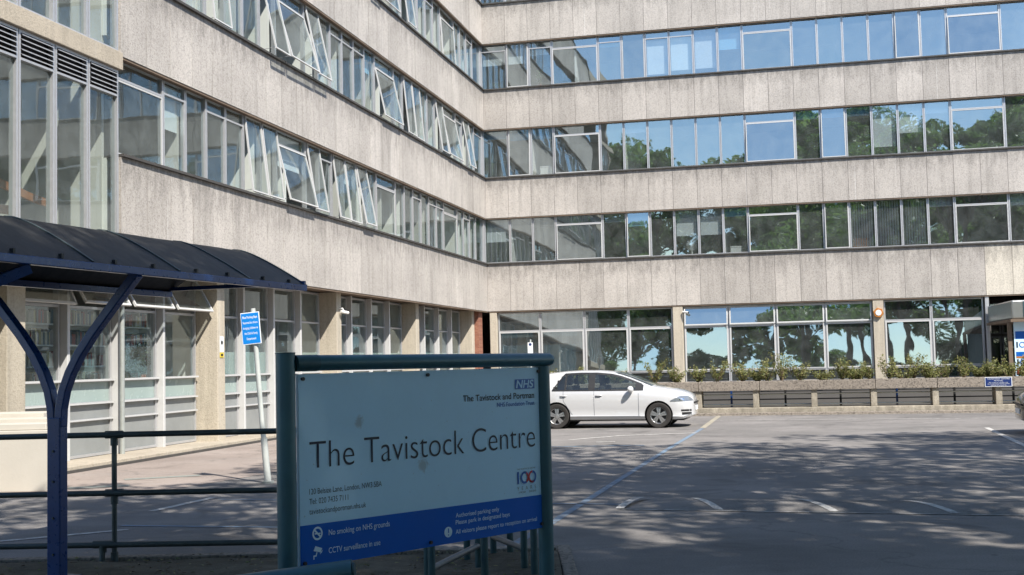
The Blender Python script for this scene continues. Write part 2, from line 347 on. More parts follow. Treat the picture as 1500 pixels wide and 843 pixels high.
for a0, sl in ((.04, .14), (1.22, -.55), (2.50, -.60), (3.76, -.68), (5.1, -.7), (6.4, -.7)):
    hump_mark(lambda b: a0+sl*b-.05, lambda b: a0+sl*b+.05)
mb = MB(); q0, q1 = h0+hb*-.02, h0+ha*9+hb*-.02
mb.add([(q0.x, q0.y, .008), (q1.x, q1.y, .008), (q1.x+hb.x*.035, q1.y+hb.y*.035, .008), (q0.x+hb.x*.035, q0.y+hb.y*.035, .008)], [(0, 1, 2, 3)]); mb.build('edge_line', 'mark_white', hump)
# verge of trodden soil in the foreground with its concrete kerb
def verge_z(x, y): return .05+.035*math.sin(x*1.7+y*.6)*math.sin(y*1.3-x*.5)+.015*math.sin(x*5.1+y*4.3)
mb = MB(); nx, ny = 60, 50
for j in range(ny+1):
    for i in range(nx+1):
        x = -9+ (9.35+ .0)*i/nx; y = 3+8.15*j/ny
        edge = min(1, (11.15-y)/.35+.25) if y > 10.8 else 1
        mb.v.append((x, y, max(.012, verge_z(x, y)*edge))); mb.tone.append(.5)
mb.f = [(j*(nx+1)+i, j*(nx+1)+i+1, (j+1)*(nx+1)+i+1, (j+1)*(nx+1)+i) for j in range(ny) for i in range(nx)]; mb.mi = [0]*len(mb.f)
tag(mb.build('verge', 'soil', smooth=True), kind='structure')
mb = MB(); mb.box(-9, 11.17, -.1, .35, 11.32, .045); mb.box(.36, 3, -.1, .48, 11.32, .045)
tag(mb.build('verge_kerb', 'planter', bevel=.012), kind='structure')
# litter of fallen leaves on the verge
rnd = random.Random(3); mb = MB()
for _ in range(1400):
    x, y = rnd.uniform(-6, .3), rnd.uniform(7.5, 11.1); z = max(.02, verge_z(x, y))+.012; s_ = rnd.uniform(.012, .035); t = rnd.uniform(0, 6.28)
    c_, s2 = math.cos(t)*s_, math.sin(t)*s_
    mb.add([(x-c_, y-s2, z), (x+s2*.5, y-c_*.5, z+rnd.uniform(0, .012)), (x+c_, y+s2, z), (x-s2*.5, y+c_*.5, z+rnd.uniform(0, .012))], [(0, 1, 2, 3)], rnd.choice([0, 0, 1]), rnd.random())
tag(mb.build('leaf_litter', ['twig', 'shrub_leaf']), 'dry brown leaf litter scattered over the soil verge', 'leaf litter', kind='stuff')

# ------------------------------------------------------------------ the building
bld = empty('office_building', (KX, KY, 0), ANG, label='five storey L-shaped concrete office block with ribbon windows round the car park', cat='building')
RR = {'R': (0, lambda s, r, z: (s, r, z)), 'L': (R(90), lambda s, r, z: (-r, -s, z))}
FZ = [(3.87, 5.84), (7.80, 9.47), (11.58, 13.25), (15.27, 16.95), (18.95, 20.75)]
MODR, MODL = .986, .94
SR, SL = 46.0, 28.42
def fascia(wing, z0, z1, s0, s1, mod, off, pale=None, mat='fascia', thick=.14):
    mb = MB(); rn = random.Random(hash((wing, round(z0*10))) % 999 if False else int(z0*10)+len(wing)*7+(3 if wing == 'L' else 0))
    s = s0; k = 0
    edges = [s0]+[off+mod*i for i in range(1, 80) if s0+.25 < off+mod*i < s1-.25]+[s1]
    for a, b in zip(edges[:-1], edges[1:]):
        tn = min(.9, max(.0, rn.gauss(.5, .26)))
        if pale and a > pale: tn = 1.0
        dz = rn.uniform(-.004, .004); n0 = len(mb.v)
        if wing == 'R': mb.box(a+.006, dz, z0, b-.006, thick, z1, tone=tn)
        else: mb.box(-thick, -b+.006, z0, -dz, -a-.006, z1, tone=tn)
        mb.topd += [min(1.0, (z1-v[2])/1.7*1.0) for v in mb.v[n0:]]
    n0 = len(mb.v)
    if wing == 'R': mb.box(s0-.1, thick*.25, z0+.01, s1, thick-.002, z1-.01, tone=.1)
    else: mb.box(-thick+.002, -s1, z0+.01, -thick*.25, -s0+.1, z1-.01, tone=.1)
    mb.topd += [1.0]*(len(mb.v)-n0)
    return mb.build('fascia', mat, bld)
for z0, z1 in FZ:
    fascia('R', z0, z1, 0, SR, MODR, 0, pale=19.5 if z0 < 4 else None)
    fascia('L', z0, z1, 0, SL, MODL, .2)
# ledges (flashing) on top of each fascia and brown soffit beads under it
mb = MB()
for z0, z1 in FZ:
    mb.box(.05, -.07, z1+.003, SR, .30, z1+.055); mb.box(-.30, -SL, z1+.003, .07, -.05+.12, z1+.055)
mb.build('sill_ledge', 'flashing', bld)
mb = MB()
for z0, z1 in FZ:
    mb.box(.30, .142, z0+.02, SR, .62, z0+.10); mb.box(-.62, -SL, z0+.02, -.142, .05, z0+.10)
    mb.box(.02, .015, z0-.05, SR, .13, z0-.003); mb.box(-.13, -SL, z0-.05, -.015, -.02, z0-.003)
mb.box(-1.05, -SL-3.2, 3.89, -.622, .05, 3.97)
mb.build('soffit', 'soffit', bld)
# slabs, ceilings, inner walls (rooms behind the glass)
mb = MB()
for i, (z0, z1) in enumerate(FZ):
    mb.box(-.64, .64, z0+.11, SR, 9.0, z0+.42); mb.box(-9.0, -36, z0+.12, -.645, 9.0, z0+.41)
mb.build('floor_slab', 'ceiling_tile', bld)
mb = MB(); mb.box(-9.2, 9.0, 0, SR, 9.25, 20.75); mb.box(-9.25, -36, 0, -9.0, 8.99, 20.75); mb.box(SR, .02, 0, SR+.2, 9.2, 20.74)
mb.box(-9.2, -36.3, 0, -.3, -36.01, 20.7); mb.box(-9, -36, 20.76, -.02, 9.2, 20.9); mb.box(-.01, .02, 20.76, SR, 9.2, 20.9)
mb.build('rear_wall', 'plain_concrete', bld)
mb = MB(); rn = random.Random(12)
for fi, (z0, z1) in enumerate(FZ[:4]):
    zt, zb = FZ[fi+1][0]+.1, z0+.43
    # low wall behind fascia
    mb.box(.3, .31, zb, SR, .42, z1+.0, 2); mb.box(-.42, -SL, zb, -.31, .3, z1+.0, 2)
    mb.box(-.2, 5.2, zb, SR, 5.3, zt, 0); mb.box(-5.3, -35.9, zb, -5.2, 5.1, zt, 0)
    for k in sorted(rn.sample(range(1, 44), 14)):
        x = k*MODR; mb.box(x-.04, .34, zb, x+.04, 5.19, zt, rn.choice([0, 2, 2]))
    for k in sorted(rn.sample(range(1, 28), 13)):
        x = .2+k*MODL; mb.box(-5.19, -x-.04, zb, -.34, -x+.04, zt, rn.choice([2, 2, 0]))
mb.build('partition', ['room_wall', 'room_dark', 'plaster_white'], bld)
mb = MB(); mb.box(.5, 4.6, .02, SR, 4.7, 3.95, 0); mb.box(-4.7, -35.9, .02, -4.6, 4.5, 3.95, 0)
for x in (7.9, 15.7, 24): mb.box(x-.06, .5, .02, x+.06, 4.59, 3.95, 1)
for x in (1.1, 8.7, 16.2, 23.6): mb.box(-4.59, -x-.06, .02, -1.0, -x+.06, 3.95, 2)
mb.box(.5, .5, .004, SR, 4.59, .03, 1); mb.box(-4.59, -35.9, .004, -1.0, .4, .03, 1)
mb.build('inner_wall', ['room_wall', 'room_dark', 'plaster_white'], bld)

# windows ----------------------------------------------------------
MESH = {}
def frame_mesh(w_, h_, t, d, y0=0, zbars=(), xbars=()):
    mb = MB(); mb.box(0, y0, 0, t, y0+d, h_); mb.box(w_-t, y0, 0, w_, y0+d, h_); mb.box(t, y0+.002, 0, w_-t, y0+d-.002, t); mb.box(t, y0+.002, h_-t, w_-t, y0+d-.002, h_)
    for z in zbars: mb.box(t, y0+.003, z-t/2, w_-t, y0+d-.003, z+t/2)
    for x in xbars: mb.box(x-t/2, y0+.004, t, x+t/2, y0+d-.004, h_-t)
    return mb
def cached(name, key, fn, mats, parent, loc, rot=None, smooth=False):
    k = (name, key)
    if k not in MESH:
        o = fn().build(name, mats, parent, loc, rot, smooth); MESH[k] = o.data; return o
    return place(name, MESH[k], parent, loc, rot)
GL = ['glass']
def pane(parent, x0, z0, x1, z1, y, mat=None, tilt=True, name='pane', rn=random, lean=0):
    mat = mat or GL[0]
    w_, h_ = round(x1-x0, 2), round(z1-z0, 2)
    rot = (R(rn.gauss(-lean, .5)), 0, R(rn.gauss(0, .5))) if tilt else None
    return cached(name, (w_, h_, mat), lambda: MB().box(-w_/2, -.003, -h_/2, w_/2, .003, h_/2), mat, parent, ((x0+x1)/2, y, (z0+z1)/2), rot)
def window(wing, s0, s1, z0, z1, r, kind, opening=0, blind=None, rn=random):
    """one ribbon window; local X right, Y inward, Z up"""
    g = .012; w_ = s1-s0-g; h_ = z1-z0
    rot, f = RR[wing]
    loc = f(s0+g/2, r, z0) if wing == 'R' else f(s1-g/2, r, z0)
    W = round(w_, 2); Hh = round(h_, 2)
    name = {'n': 'fixed_window', 'c': 'opening_window', 'w': 'wide_window', 't': 'toplight_window'}[kind]
    mats = ['alu']
    if kind == 'w':
        zt = h_*.80
        o = cached(name, (W, Hh), lambda: frame_mesh(w_, h_, .045, .10, zbars=(zt,)), mats, bld, loc, rot)
        pane(o, .045, zt+.022, w_-.045, h_-.045, .05, rn=rn)
        casement(o, .03, .03, w_-.03, zt-.03, opening, rn)
    elif kind == 'c':
        o = cached(name, (W, Hh), lambda: frame_mesh(w_, h_, .04, .10), mats, bld, loc, rot)
        casement(o, .03, .03, w_-.03, h_-.035, opening, rn)
    elif kind == 't':
        zt = h_*.84
        o = cached(name, (W, Hh), lambda: frame_mesh(w_, h_, .042, .10, zbars=(zt,)), mats, bld, loc, rot)
        pane(o, .045, zt+.022, w_-.045, h_-.045, .05, rn=rn); pane(o, .045, .045, w_-.045, zt-.022, .05, rn=rn)
    else:
        o = cached(name, (W, Hh), lambda: frame_mesh(w_, h_, .042, .10), mats, bld, loc, rot)
        pane(o, .042, .042, w_-.042, h_-.042, .05, rn=rn)
    if blind:
        bh, bm = blind; bh = round(bh*h_*.9, 1); ww = round(w_-.12, 2)
        if bm == 'vertical':
            def vb():
                mb = MB(); x = 0
                while x < ww-.05:
                    mb.add([(x, .02, -h_+.15), (x+.055, -.03, -h_+.15), (x+.055, -.03, 0), (x, .02, 0)], [(0, 1, 2, 3)], 0); x += .095
                return mb
            cached('vertical_blind', (ww, Hh), vb, 'blind_white', o, (.06, .24, h_-.06))
        else:
            cached('roller_blind', (ww, bh, bm), lambda: MB().box(0, 0, -bh, ww, .004, 0).box(0, -.004, -bh-.02, ww, .008, -bh+.004).tube([(0, .01, .01), (ww, .01, .01)], .022, 8), bm, o, (.06, .17, h_-.07))
    return o
def casement(o, x0, z0, x1, z1, ang, rn):
    w_, h_ = x1-x0, z1-z0; W, Hh = round(w_, 2), round(h_, 2)
    # top hung: pivot at head, swings outward (local -Y)
    y = .02 if abs(ang) < .2 else -.01
    rot = (R(-ang), 0, 0)
    c = cached('casement', (W, Hh), lambda: frame_mesh(w_, h_, .032, .04, -.02), 'white_frame', o, (0, 0, 0))
    # put frame origin at head centre
    c.matrix_local = Matrix.Translation((x0, y, z1)) @ Matrix.Rotation(R(-ang), 4, 'X') @ Matrix.Translation((0, 0, -h_))
    p = pane(o, 0, 0, w_-.07, h_-.07, 0, 'case_glass' if GL[0] == 'glass' else 'side_glass', tilt=False, name='casement_pane')
    p.matrix_local = Matrix.Translation((x0, y, z1)) @ Matrix.Rotation(R(-ang), 4, 'X') @ Matrix.Translation((w_/2, .004, -h_/2)) @ Matrix.Rotation(R(rn.gauss(0, .3)), 4, 'X')
    if abs(ang) > 5:
        zz = -h_*math.cos(R(ang)); yy = -h_*math.sin(R(ang))
        MB().tube([(x0+.08, .03, .08), (x0+.08, y+yy+.03, z1+zz+.06)], .008, 6).build('stay', 'alu', o)
rn = random.Random(21)
BL = {}
# right wing: modules 3,W,6,W,6,W,6...
def pattern(first, n):
    out = []; k = 0
    seq = [1]*first+[2]+([1]*6+[2])*6
    for m_ in seq:
        if k >= n: break
        out.append((k, m_)); k += m_
    return out
openR = {(3, 1): 2.5, (3, 5): 1.5, (3, 11): 0, (3, 17): 2, (3, 19): 3, (2, 1): 2, (2, 11): 3.5, (2, 14): 2.5, (2, 5): 0, (1, 6): 2.5, (1, 11): 2.5, (1, 14): 2.2, (1, 19): 0, (1, 3): 1, (2, 3): 1, (3, 3): 0}
blindR = {(3, 0): (.45, 'blind_white'), (3, 1): (.45, 'blind_white'), (3, 2): (.3, 'blind_white'), (3, 7): (.95, 'blind_white'), (3, 8): (.9, 'blind_white'), (3, 9): (.9, 'blind_white'), (3, 10): (.5, 'blind_blue'), (3, 5): (.2, 'blind_blue'),
          (2, 0): (.18, 'blind_blue'), (2, 1): (.2, 'blind_blue'), (2, 2): (.2, 'blind_blue'), (2, 13): (.18, 'blind_blue'), (2, 14): (.18, 'blind_blue'), (2, 15): (.18, 'blind_blue'), (2, 16): (.85, 'blind_white'), (2, 17): (.6, 'blind_white'),
          (1, 8): (.6, 'blind_white'), (1, 9): (.6, 'blind_white'), (1, 10): (.2, 'blind_blue'), (1, 15): (1, 'vertical'), (1, 16): (1, 'vertical'), (1, 17): (1, 'vertical'), (1, 18): (.2, 'blind_white'), (1, 21): (.25, 'blind_white'), (1, 6): (.3, 'blind_blue')}
kindR = {(3, 1): 'c', (3, 6): 'c', (3, 17): 'c', (3, 2): 't', (3, 5): 't', (3, 7): 't', (3, 8): 't', (2, 1): 'c', (2, 14): 'c', (2, 6): 'n', (1, 6): 'c', (1, 14): 'c', (3, 0): 't'}
for fi in (1, 2, 3, 4):
    z0, z1 = FZ[fi-1][1]+.056, FZ[fi][0]-.004
    lim = 22 if fi < 4 else 5
    for k, m_ in pattern(3, lim):
        a, b = k*MODR-(.13 if k == 0 else 0), (k+m_)*MODR
        kd = 'w' if m_ == 2 else kindR.get((fi, k), 'n')
        bl_ = blindR.get((fi, k))
        if bl_ is None and kd != 'w' and fi in (1, 2) and rn.random() < .3: bl_ = (rn.choice([.2, .3, .5]), 'blind_white')
        window('R', a, b, z0, z1, .16, kd, openR.get((fi, k), 0), bl_, rn)
    lastk = pattern(3, lim)[-1]; sx = (lastk[0]+lastk[1])*MODR
    mb = MB(); x = sx                     # the rest of the strip, outside the photograph
    mb.box(sx, .2, z0+.03, SR, .206, z1-.03, 1)
    for k in range(200):
        if x > SR: break
        mb.box(x-.03, .16, z0, x+.03, .26, z1, 0); x += MODR
    mb.box(sx, .17, z0, SR, .25, z0+.04, 0); mb.box(sx, .17, z1-.04, SR, .25, z1, 0)
    tag(mb.build('window_row', ['alu', 'glass'], bld), kind='stuff')
GL[0] = 'side_glass'
# left wing : 4, W, 6, W, 6, W, 6, W
openL = {(1, 20): 17, (1, 19): 11, (1, 22): 8, (1, 23): 8, (1, 17): 9, (1, 15): 13, (1, 16): 8, (1, 12): 0, (1, 4): 0,
         (2, 20): 20, (2, 22): 15, (2, 19): 15, (2, 12): 15, (2, 13): 9, (2, 4): 14, (2, 6): 10, (2, 2): 12, (2, 10): 7, (2, 9): 6, (2, 28): 9, (2, 25): 7,
         (3, 12): 14, (3, 14): 14, (3, 15): 9, (3, 17): 10, (3, 4): 4, (3, 20): 12, (3, 10): 9}
wideL = {4, 12, 20, 28}
for fi in (1, 2, 3, 4):
    z0, z1 = FZ[fi-1][1]+.056, FZ[fi][0]-.004
    k = 0; seq = [1]*4+[2]+([1]*6+[2])*3
    for m_ in seq:
        a, b = .2+k*MODL, .2+(k+m_)*MODL
        if k == 0: a = -.13
        if b > SL: b = SL
        if fi == 4 and k > 12: break
        op = openL.get((fi, k), 0)*.8
        kd = 'w' if m_ == 2 else ('c' if op else rn.choice(['n', 'n', 't']))
        bl = None
        q = rn.random()
        if q < .22: bl = (rn.choice([.2, .35, .5]), rn.choice(['blind_white', 'blind_white', 'blind_blue']))
        if (fi, k) in ((1, 20), (1, 21)): bl = (.45, 'blind_white')
        window('L', a, b, z0, z1, .16, kd, op, bl, rn)
        k += m_
    if fi == 4:
        MB().box(-.2, -SL, z0, -.206, -.2-k*MODL, z1).build('window_row', ['glass'], bld)
GL[0] = 'glass'
mb = MB()
for fi in (1, 2, 3, 4): mb.box(-.24, .13, FZ[fi-1][1]+.056, -.13, .24, FZ[fi][0]-.004)
mb.build('corner_post', 'alu', bld)
# head band beneath the soffit visible as the dark grey transom row
# ground floor, right wing: columns every 7.8 m
def upright(wing, name, s0, s1, r0_, r1_, z0, z1, mat, tone=.5):
    mb = MB()
    if wing == 'R': mb.box(s0, r0_, z0, s1, r1_, z1, tone=tone)
    else: mb.box(-r1_, -s1, z0, -r0_, -s0, z1, tone=tone)
    mb.topd = [1.0]*len(mb.v)
    return mb.build(name, mat, bld, bevel=.012)
for a, b in ((.06, .36), (7.72, 8.12), (15.52, 15.92), (26.5, 26.9), (34, 34.4)): upright('R', 'column', a, b, .03, .55, 0, 3.868, 'column', .55)
def ground_window_R(a, b, top_open=0, bl=None):
    g = .01; w_ = b-a-g; h_ = 3.80-.72; o = empty('ground_floor_window')
    o.parent = bld
    bpy.data.objects.remove(o)
    W = round(w_, 2)
    o = cached('ground_floor_window', W, lambda: frame_mesh(w_, h_, .05, .12, zbars=(.06+.40, 2.30)), 'alu', bld, (a+g/2, .2, .72))
    if top_open:
        c = MB(); c = frame_mesh(w_-.06, .72, .05, .045, -.02)
        c = c.build('hopper', 'white_frame', o); c.matrix_local = Matrix.Translation((.03, 0, h_-.05)) @ Matrix.Rotation(R(-top_open), 4, 'X') @ Matrix.Translation((0, 0, -.72))
        p = pane(o, 0, 0, w_-.16, .62, 0, 'case_glass', False, 'hopper_pane'); p.matrix_local = Matrix.Translation((.03, 0, h_-.05)) @ Matrix.Rotation(R(-top_open), 4, 'X') @ Matrix.Translation(((w_-.06)/2, .004, -.36))
    else: pane(o, .05, 2.33, w_-.05, h_-.05, .06, 'glass_dark', rn=rn, lean=1.2)
    cas = frame_mesh(w_-.06, 1.78, .055, .05, -.02).build('main_casement', 'white_frame', o, (.03, 0, .49))
    pane(o, .085, .545, w_-.085, 2.215, .01, 'glass_dark', rn=rn, lean=1.9)
    pane(o, .05, .06, w_-.05, .435, .06, 'glass_dark', rn=rn)
    if bl: MB().box(0, 0, 0, w_-.14, .005, 1.4 if bl == 1 else 2.4).build('roller_blind', 'blind_blue', o, (.07, .3, .9 if bl == 1 else .5))
    return o
gx = [.38, 2.18, 4.05, 5.88, 7.70]
for i in range(4): ground_window_R(gx[i], gx[i+1], 0, 2 if i < 2 else None)
gx = [8.14, 9.94, 11.80, 13.70, 15.50]
for i in range(4): ground_window_R(gx[i], gx[i+1], 7)
gx = [15.94, 17.70, 19.62]
for i in range(2): ground_window_R(gx[i], gx[i+1])
mb = MB()
for a, b in ((.38, 7.7), (8.14, 15.5), (15.94, 19.62)): mb.box(a, .24, .04, b, .32, .71); mb.box(a, .22, .34, b, .238, .37)
mb.build('spandrel_panel', 'panel_white', bld)
mb = MB(); mb.box(23.2, .3, .05, SR, .306, 3.86, 1)
for k in range(13): mb.box(23.2+k*1.85, .26, .05, 23.28+k*1.85, .36, 3.86, 0)
tag(mb.build('ground_window_row', ['alu', 'glass_dark'], bld), kind='stuff')
upright('R', 'column', 19.66, 19.80, .05, .45, 0, 3.868, 'alu'); upright('R', 'column', 22.9, 23.18, .03, .5, 0, 3.868, 'column')
# entrance recess with dark doors
mb = MB(); mb.box(19.82, 4.2, .02, 22.88, 4.3, 3.86); mb.box(19.82, .46, .02, 19.90, 4.19, 3.86); mb.box(22.8, .52, .02, 22.88, 4.19, 3.86); o = mb.build('entrance_wall', 'room_dark', bld)
for a in (19.93, 20.87, 21.81):
    d = frame_mesh(.9, 2.3, .07, .06).build('entrance_door', 'alu_dark', bld, (a, 4.05, .03)); pane(d, .07, .07, .83, 2.23, .03, 'side_glass'); MB().tube([(.8, -.05, .8), (.8, -.05, 1.4)], .014, 8).build('handle', 'chrome', d)
    e_ = frame_mesh(.9, 1.3, .06, .06).build('entrance_fanlight', 'alu_dark', bld, (a, 4.05, 2.42)); pane(e_, .06, .06, .84, 1.24, .03, 'side_glass')
# brick pier in the corner
upright('L', 'brick_pier', .38, .96, .16, .95, 0, 3.868, 'brick')
# ground floor, left wing
for a in (.97, 8.53, 16.04, 23.44): upright('L', 'column', a, a+.37, .35, .90, .1, 3.868, 'column', .6)
MULL = {}
def ground_window_L(a, b, lib=False, op=0):
    g = .01; w_ = b-a-g; z0 = .12; h_ = 3.84-z0; W = round(w_, 1)
    Z = dict(p0=.0, p1=.70, p2=1.02, s0=1.43, m1=2.86)
    o = cached('ground_floor_window', ('L', round(w_, 2)), lambda: frame_mesh(w_, h_, .05, .10, zbars=(.70, 1.02, 1.45, 2.86)), 'alu', bld, RR['L'][1](b-g/2, .85, z0), R(90))
    mb = MB(); mb.box(.05, .03, .05, w_-.05, .06, .68); mb.box(.05, .03, .72, w_-.05, .06, 1.0); mb.build('lower_panel', 'panel_grey', o)
    MB().box(.05, .035, 1.04, w_-.05, .05, 1.43).build('obscure_panel', 'obscure', o)
    pane(o, .05, 1.47, w_-.05, 2.84, .05, rn=rn)
    if not lib: MB().box(.06, .07, 1.48, w_-.06, .074, 2.02).build('window_film', 'obscure', o)
    MB().box(0, -.07, 1.44, w_, -.002, 1.48).box(0, -.05, 1.0, w_, -.002, 1.03).box(0, -.04, .69, w_, -.002, .715).build('sill', 'white_frame', o)
    if op:
        hh = .86; c = frame_mesh(w_-.04, hh, .045, .045, -.02).build('hopper', 'white_frame', o)
        Mx = Matrix.Translation((.02, -.02, h_-.06)) @ Matrix.Rotation(R(-op), 4, 'X'); c.matrix_local = Mx @ Matrix.Translation((0, 0, -hh))
        p = pane(o, 0, 0, w_-.14, hh-.1, 0, 'case_glass', False, 'hopper_pane'); p.matrix_local = Mx @ Matrix.Translation(((w_-.04)/2, .004, -hh/2))
    else:
        pane(o, .05, 2.91, w_-.05, h_-.05, .05, rn=rn)
    return o
def bay_L(s0, s1, n, lib, ops):
    step = (s1-s0)/n
    for i in range(n):
        a = s0+i*step; ground_window_L(a+.06, a+step-.06, lib, ops[i])
    for i in range(n+1):
        x = s0+i*step
        if i in (0, n): continue
        upright('L', 'mullion', x-.045, x+.045, .70, .95, .1, 3.868, 'white_frame')
GL[0] = 'side_glass'
bay_L(23.82, 30.80, 4, True, [30, 30, 30, 24]); bay_L(16.42, 23.43, 4, False, [0]*4); bay_L(8.91, 16.03, 4, False, [0]*4); bay_L(1.35, 8.52, 4, False, [0]*4)
upright('L', 'column', 30.85, 31.35, .35, .9, .1, 3.25, 'column', .3); upright('L', 'column', 31.9, 32.5, .4, .9, .1, 3.25, 'column', .2)
mb = MB(); mb.box(-1.1, -31.4, 0, .12, -.35, .11); mb.topd = [1.0]*8; mb.build('base_plinth', 'plain_concrete', bld, bevel=.01)
mb = MB(); mb.box(-.8, -31.5, .0, .20, -.36, .05); mb.build('plinth_footing', 'flashing', bld)
# stair bay at the near end of the left wing
for z0, z1 in ((3.26, 3.64), (7.50, 7.84), (11.25, 11.6), (15.0, 15.34), (18.9, 20.75)):
    mb = MB(); mb.box(-.5, -36.0, z0, .07, -28.44, z1, tone=.65); mb.topd = [1.0]*8
    mb.build('stair_bay_band', 'plain_concrete', bld, bevel=.01)
mb = MB(); mb.box(-.5, -36, 3.66, -.46, -28.5, 3.9); mb.box(-3.2, -36, 7.2, -3.12, -28.44, 11); mb.box(-3.6, -28.44, 3.7, -.4, -28.36, 20.7); mb.build('stair_bay_wall', 'room_wall', bld)
for (z0, z1) in ((3.645, 7.495), (7.845, 11.245), (11.605, 14.995)):
    for k in range(6 if z0 < 8 else 5):
        a = 28.5+k*1.02; b = a+1.0; h_ = z1-z0
        o = cached('stair_window', round(h_, 2), lambda: frame_mesh(1.0, h_, .05, .14), 'alu', bld, RR['L'][1](b, -.0, z0), R(90))
        if z0 < 5:
            pane(o, .05, .05, .95, h_-.52, .06, rn=rn)
            def lv():
                mb = MB()
                for q in range(5):
                    z = h_-.44+q*.085; mb.add([(.05, -.03, z), (.95, -.03, z), (.95, .06, z+.055), (.05, .06, z+.055), (.05, -.03, z+.012), (.95, -.03, z+.012), (.95, .06, z+.067), (.05, .06, z+.067)], [(0, 1, 2, 3), (7, 6, 5, 4), (0, 4, 5, 1)])
                mb.box(.05, -.01, h_-.52, .95, .08, h_-.48); mb.box(.05, .09, h_-.5, .95, .1, h_-.04, 1)
                return mb
            cached('louvre', round(h_, 2), lv, ['alu', 'black'], o, (0, 0, 0))
        else: pane(o, .05, .05, .95, h_-.05, .06, rn=rn)
# stair handrail and flight in the bay
mb = MB(); mb.sweep([(-.9, -35.5, 5.9), (-.9, -31.4, 5.15), (-.9, -30.0, 4.92), (-.9, -29.3, 4.85)], (1, 0, 0), .14, .06); mb.sweep([(-1.6, -35.5, 4.6), (-1.6, -31.4, 4.72), (-1.6, -29.3, 4.76)], (1, 0, 0), .16, .06); mb.build('stair_handrail', 'wood', bld)
mb = MB(); mb.box(-1.0, -35.8, 3.7, -.96, -31.2, 4.1); mb.box(-3.1, -31.5, 3.66, -.6, -28.5, 3.8); mb.build('stair_landing', 'ceiling_tile', bld)
# main rain pipe
MB().tube([(-.6, -27.4, .1), (-.6, -27.4, 3.8)], .05, 12).build('drain_pipe', 'galv', bld)

# ------------------------------------------------------------------ library shelves and books behind the glass
rn = random.Random(5); BK = []
shelf_lab = ['pale wooden bookcase behind the library window nearest the brown column', 'pale wooden bookcase in the middle of the library behind the mullion', 'pale wooden bookcase behind the library window above the pot plant']
bookproto = None
for i, sc0 in enumerate((29.05, 27.35, 25.6)):
    root = empty('bookcase', bw(-1.75, -sc0-.25, .1), ANG+R(90), label=shelf_lab[i], cat='bookcase', group='bookcases in the library')
    MB().box(0, 0, 0, .04, .34, 2.95).box(1.56, 0, 0, 1.60, .34, 2.95).box(.04, .30, 0, 1.56, .33, 2.95).build('carcass', 'blind_white', root)
    zs = [.9, 1.32, 1.74, 2.16, 2.58]
    for z in zs: MB().box(.04, .002, z, 1.56, .298, z+.03).build('shelf', 'blind_white', root)
    for z in zs[:-1]+[2.58]:
        x = .06
        while x < 1.5:
            tk = rn.choice([.03, .045, .06, .08]); hh = rn.uniform(.22, .32)
            if rn.random() < .07: x += rn.uniform(.05, .2)
            BK.append((root, x, z+.03, tk, hh)); x += tk+.003
            if x > 1.48: break
for nm, c in (('book_a', (.62, .60, .52)), ('book_b', (.20, .20, .22)), ('book_c', (.28, .05, .04)), ('book_d', (.05, .12, .18)), ('book_e', (.45, .40, .22))): plain(nm, c, .7, 0, .1, 8)
BM = {}
BK = rn.sample(BK, min(290, len(BK)))
for root, x, z, tk, hh in BK:
    key = (tk, round(hh, 1), rn.choice('aabcde'))
    p = bw(-2.0, -{0: 0}.get(1, 0), 0)
    wl = root.location + Vector((math.cos(ANG+R(90))*x-math.sin(ANG+R(90))*.05, math.sin(ANG+R(90))*x+math.cos(ANG+R(90))*.05, z))
    if key not in BM:
        o = MB().box(0, 0, 0, tk, .2, hh).build('book', 'book_'+key[2]); BM[key] = o.data
    else: o = place('book', BM[key])
    o.location = wl; o.rotation_euler = (0, 0, ANG+R(90))
    tag(o, 'upright book on the shelves of the library behind the ground floor windows', 'book', 'books on the library shelves')

# ------------------------------------------------------------------ things on window sills
def leaves(mb, c, rad, n, size, rn, mi=0, flat=1.0):
    for _ in range(n):
        while True:
            v = Vector((rn.uniform(-1, 1), rn.uniform(-1, 1), rn.uniform(-1, 1)))
            if v.length < 1: break
        p = Vector(c)+Vector((v.x*rad[0], v.y*rad[1], v.z*rad[2])); s_ = size*rn.uniform(.6, 1.3)
        a = Vector((rn.gauss(0, 1), rn.gauss(0, 1), rn.gauss(0, 1)*flat)).normalized(); b = a.cross(Vector((rn.gauss(0, 1), rn.gauss(0, 1), rn.gauss(0, 1)))).normalized()
        mb.add([p-a*s_, p-b*s_*.45, p+a*s_, p+b*s_*.45], [(0, 1, 2, 3)], mi, rn.random())
def pot_plant(loc, sc_, label, r=(.3, .22, .3), n=160, group=None):
    rt_ = empty('potted_plant', loc, ANG, label=label, cat='plant', group=group); rn = random.Random(label)
    MB().lathe([(0, 0), (.07*sc_, 0), (.095*sc_, .16*sc_), (.08*sc_, .16*sc_), (0, .14*sc_)], 16).build('pot', 'terracotta', rt_, smooth=True)
    mb = MB()
    for _ in range(7):
        e = Vector((rn.uniform(-1, 1)*r[0]*.8, rn.uniform(-1, 1)*r[1]*.8, .2*sc_+r[2]*rn.uniform(.6, 1.6))); mb.tube([(0, 0, .12*sc_), (e.x*.4, e.y*.4, e.z*.6), tuple(e)], .006, 5)
    mb.build('stem', 'twig', rt_); mb = MB(); leaves(mb, (0, 0, .2*sc_+r[2]), r, n, .07*sc_, rn); mb.build('foliage', 'pot_leaf', rt_)
    return rt_
pot_plant(bw(-1.3, -25.4, 1.5), 1, 'bushy potted plant inside the library window', (.42, .3, .33), 260)
pot_plant(bw(2.35, .55, 13.3), 1, 'small potted palm standing inside the third floor window near the corner', (.18, .15, .3), 60)
pot_plant(bw(.45, .5, 13.3), .8, 'low green pot plant in the corner window of the third floor', (.15, .12, .12), 50)
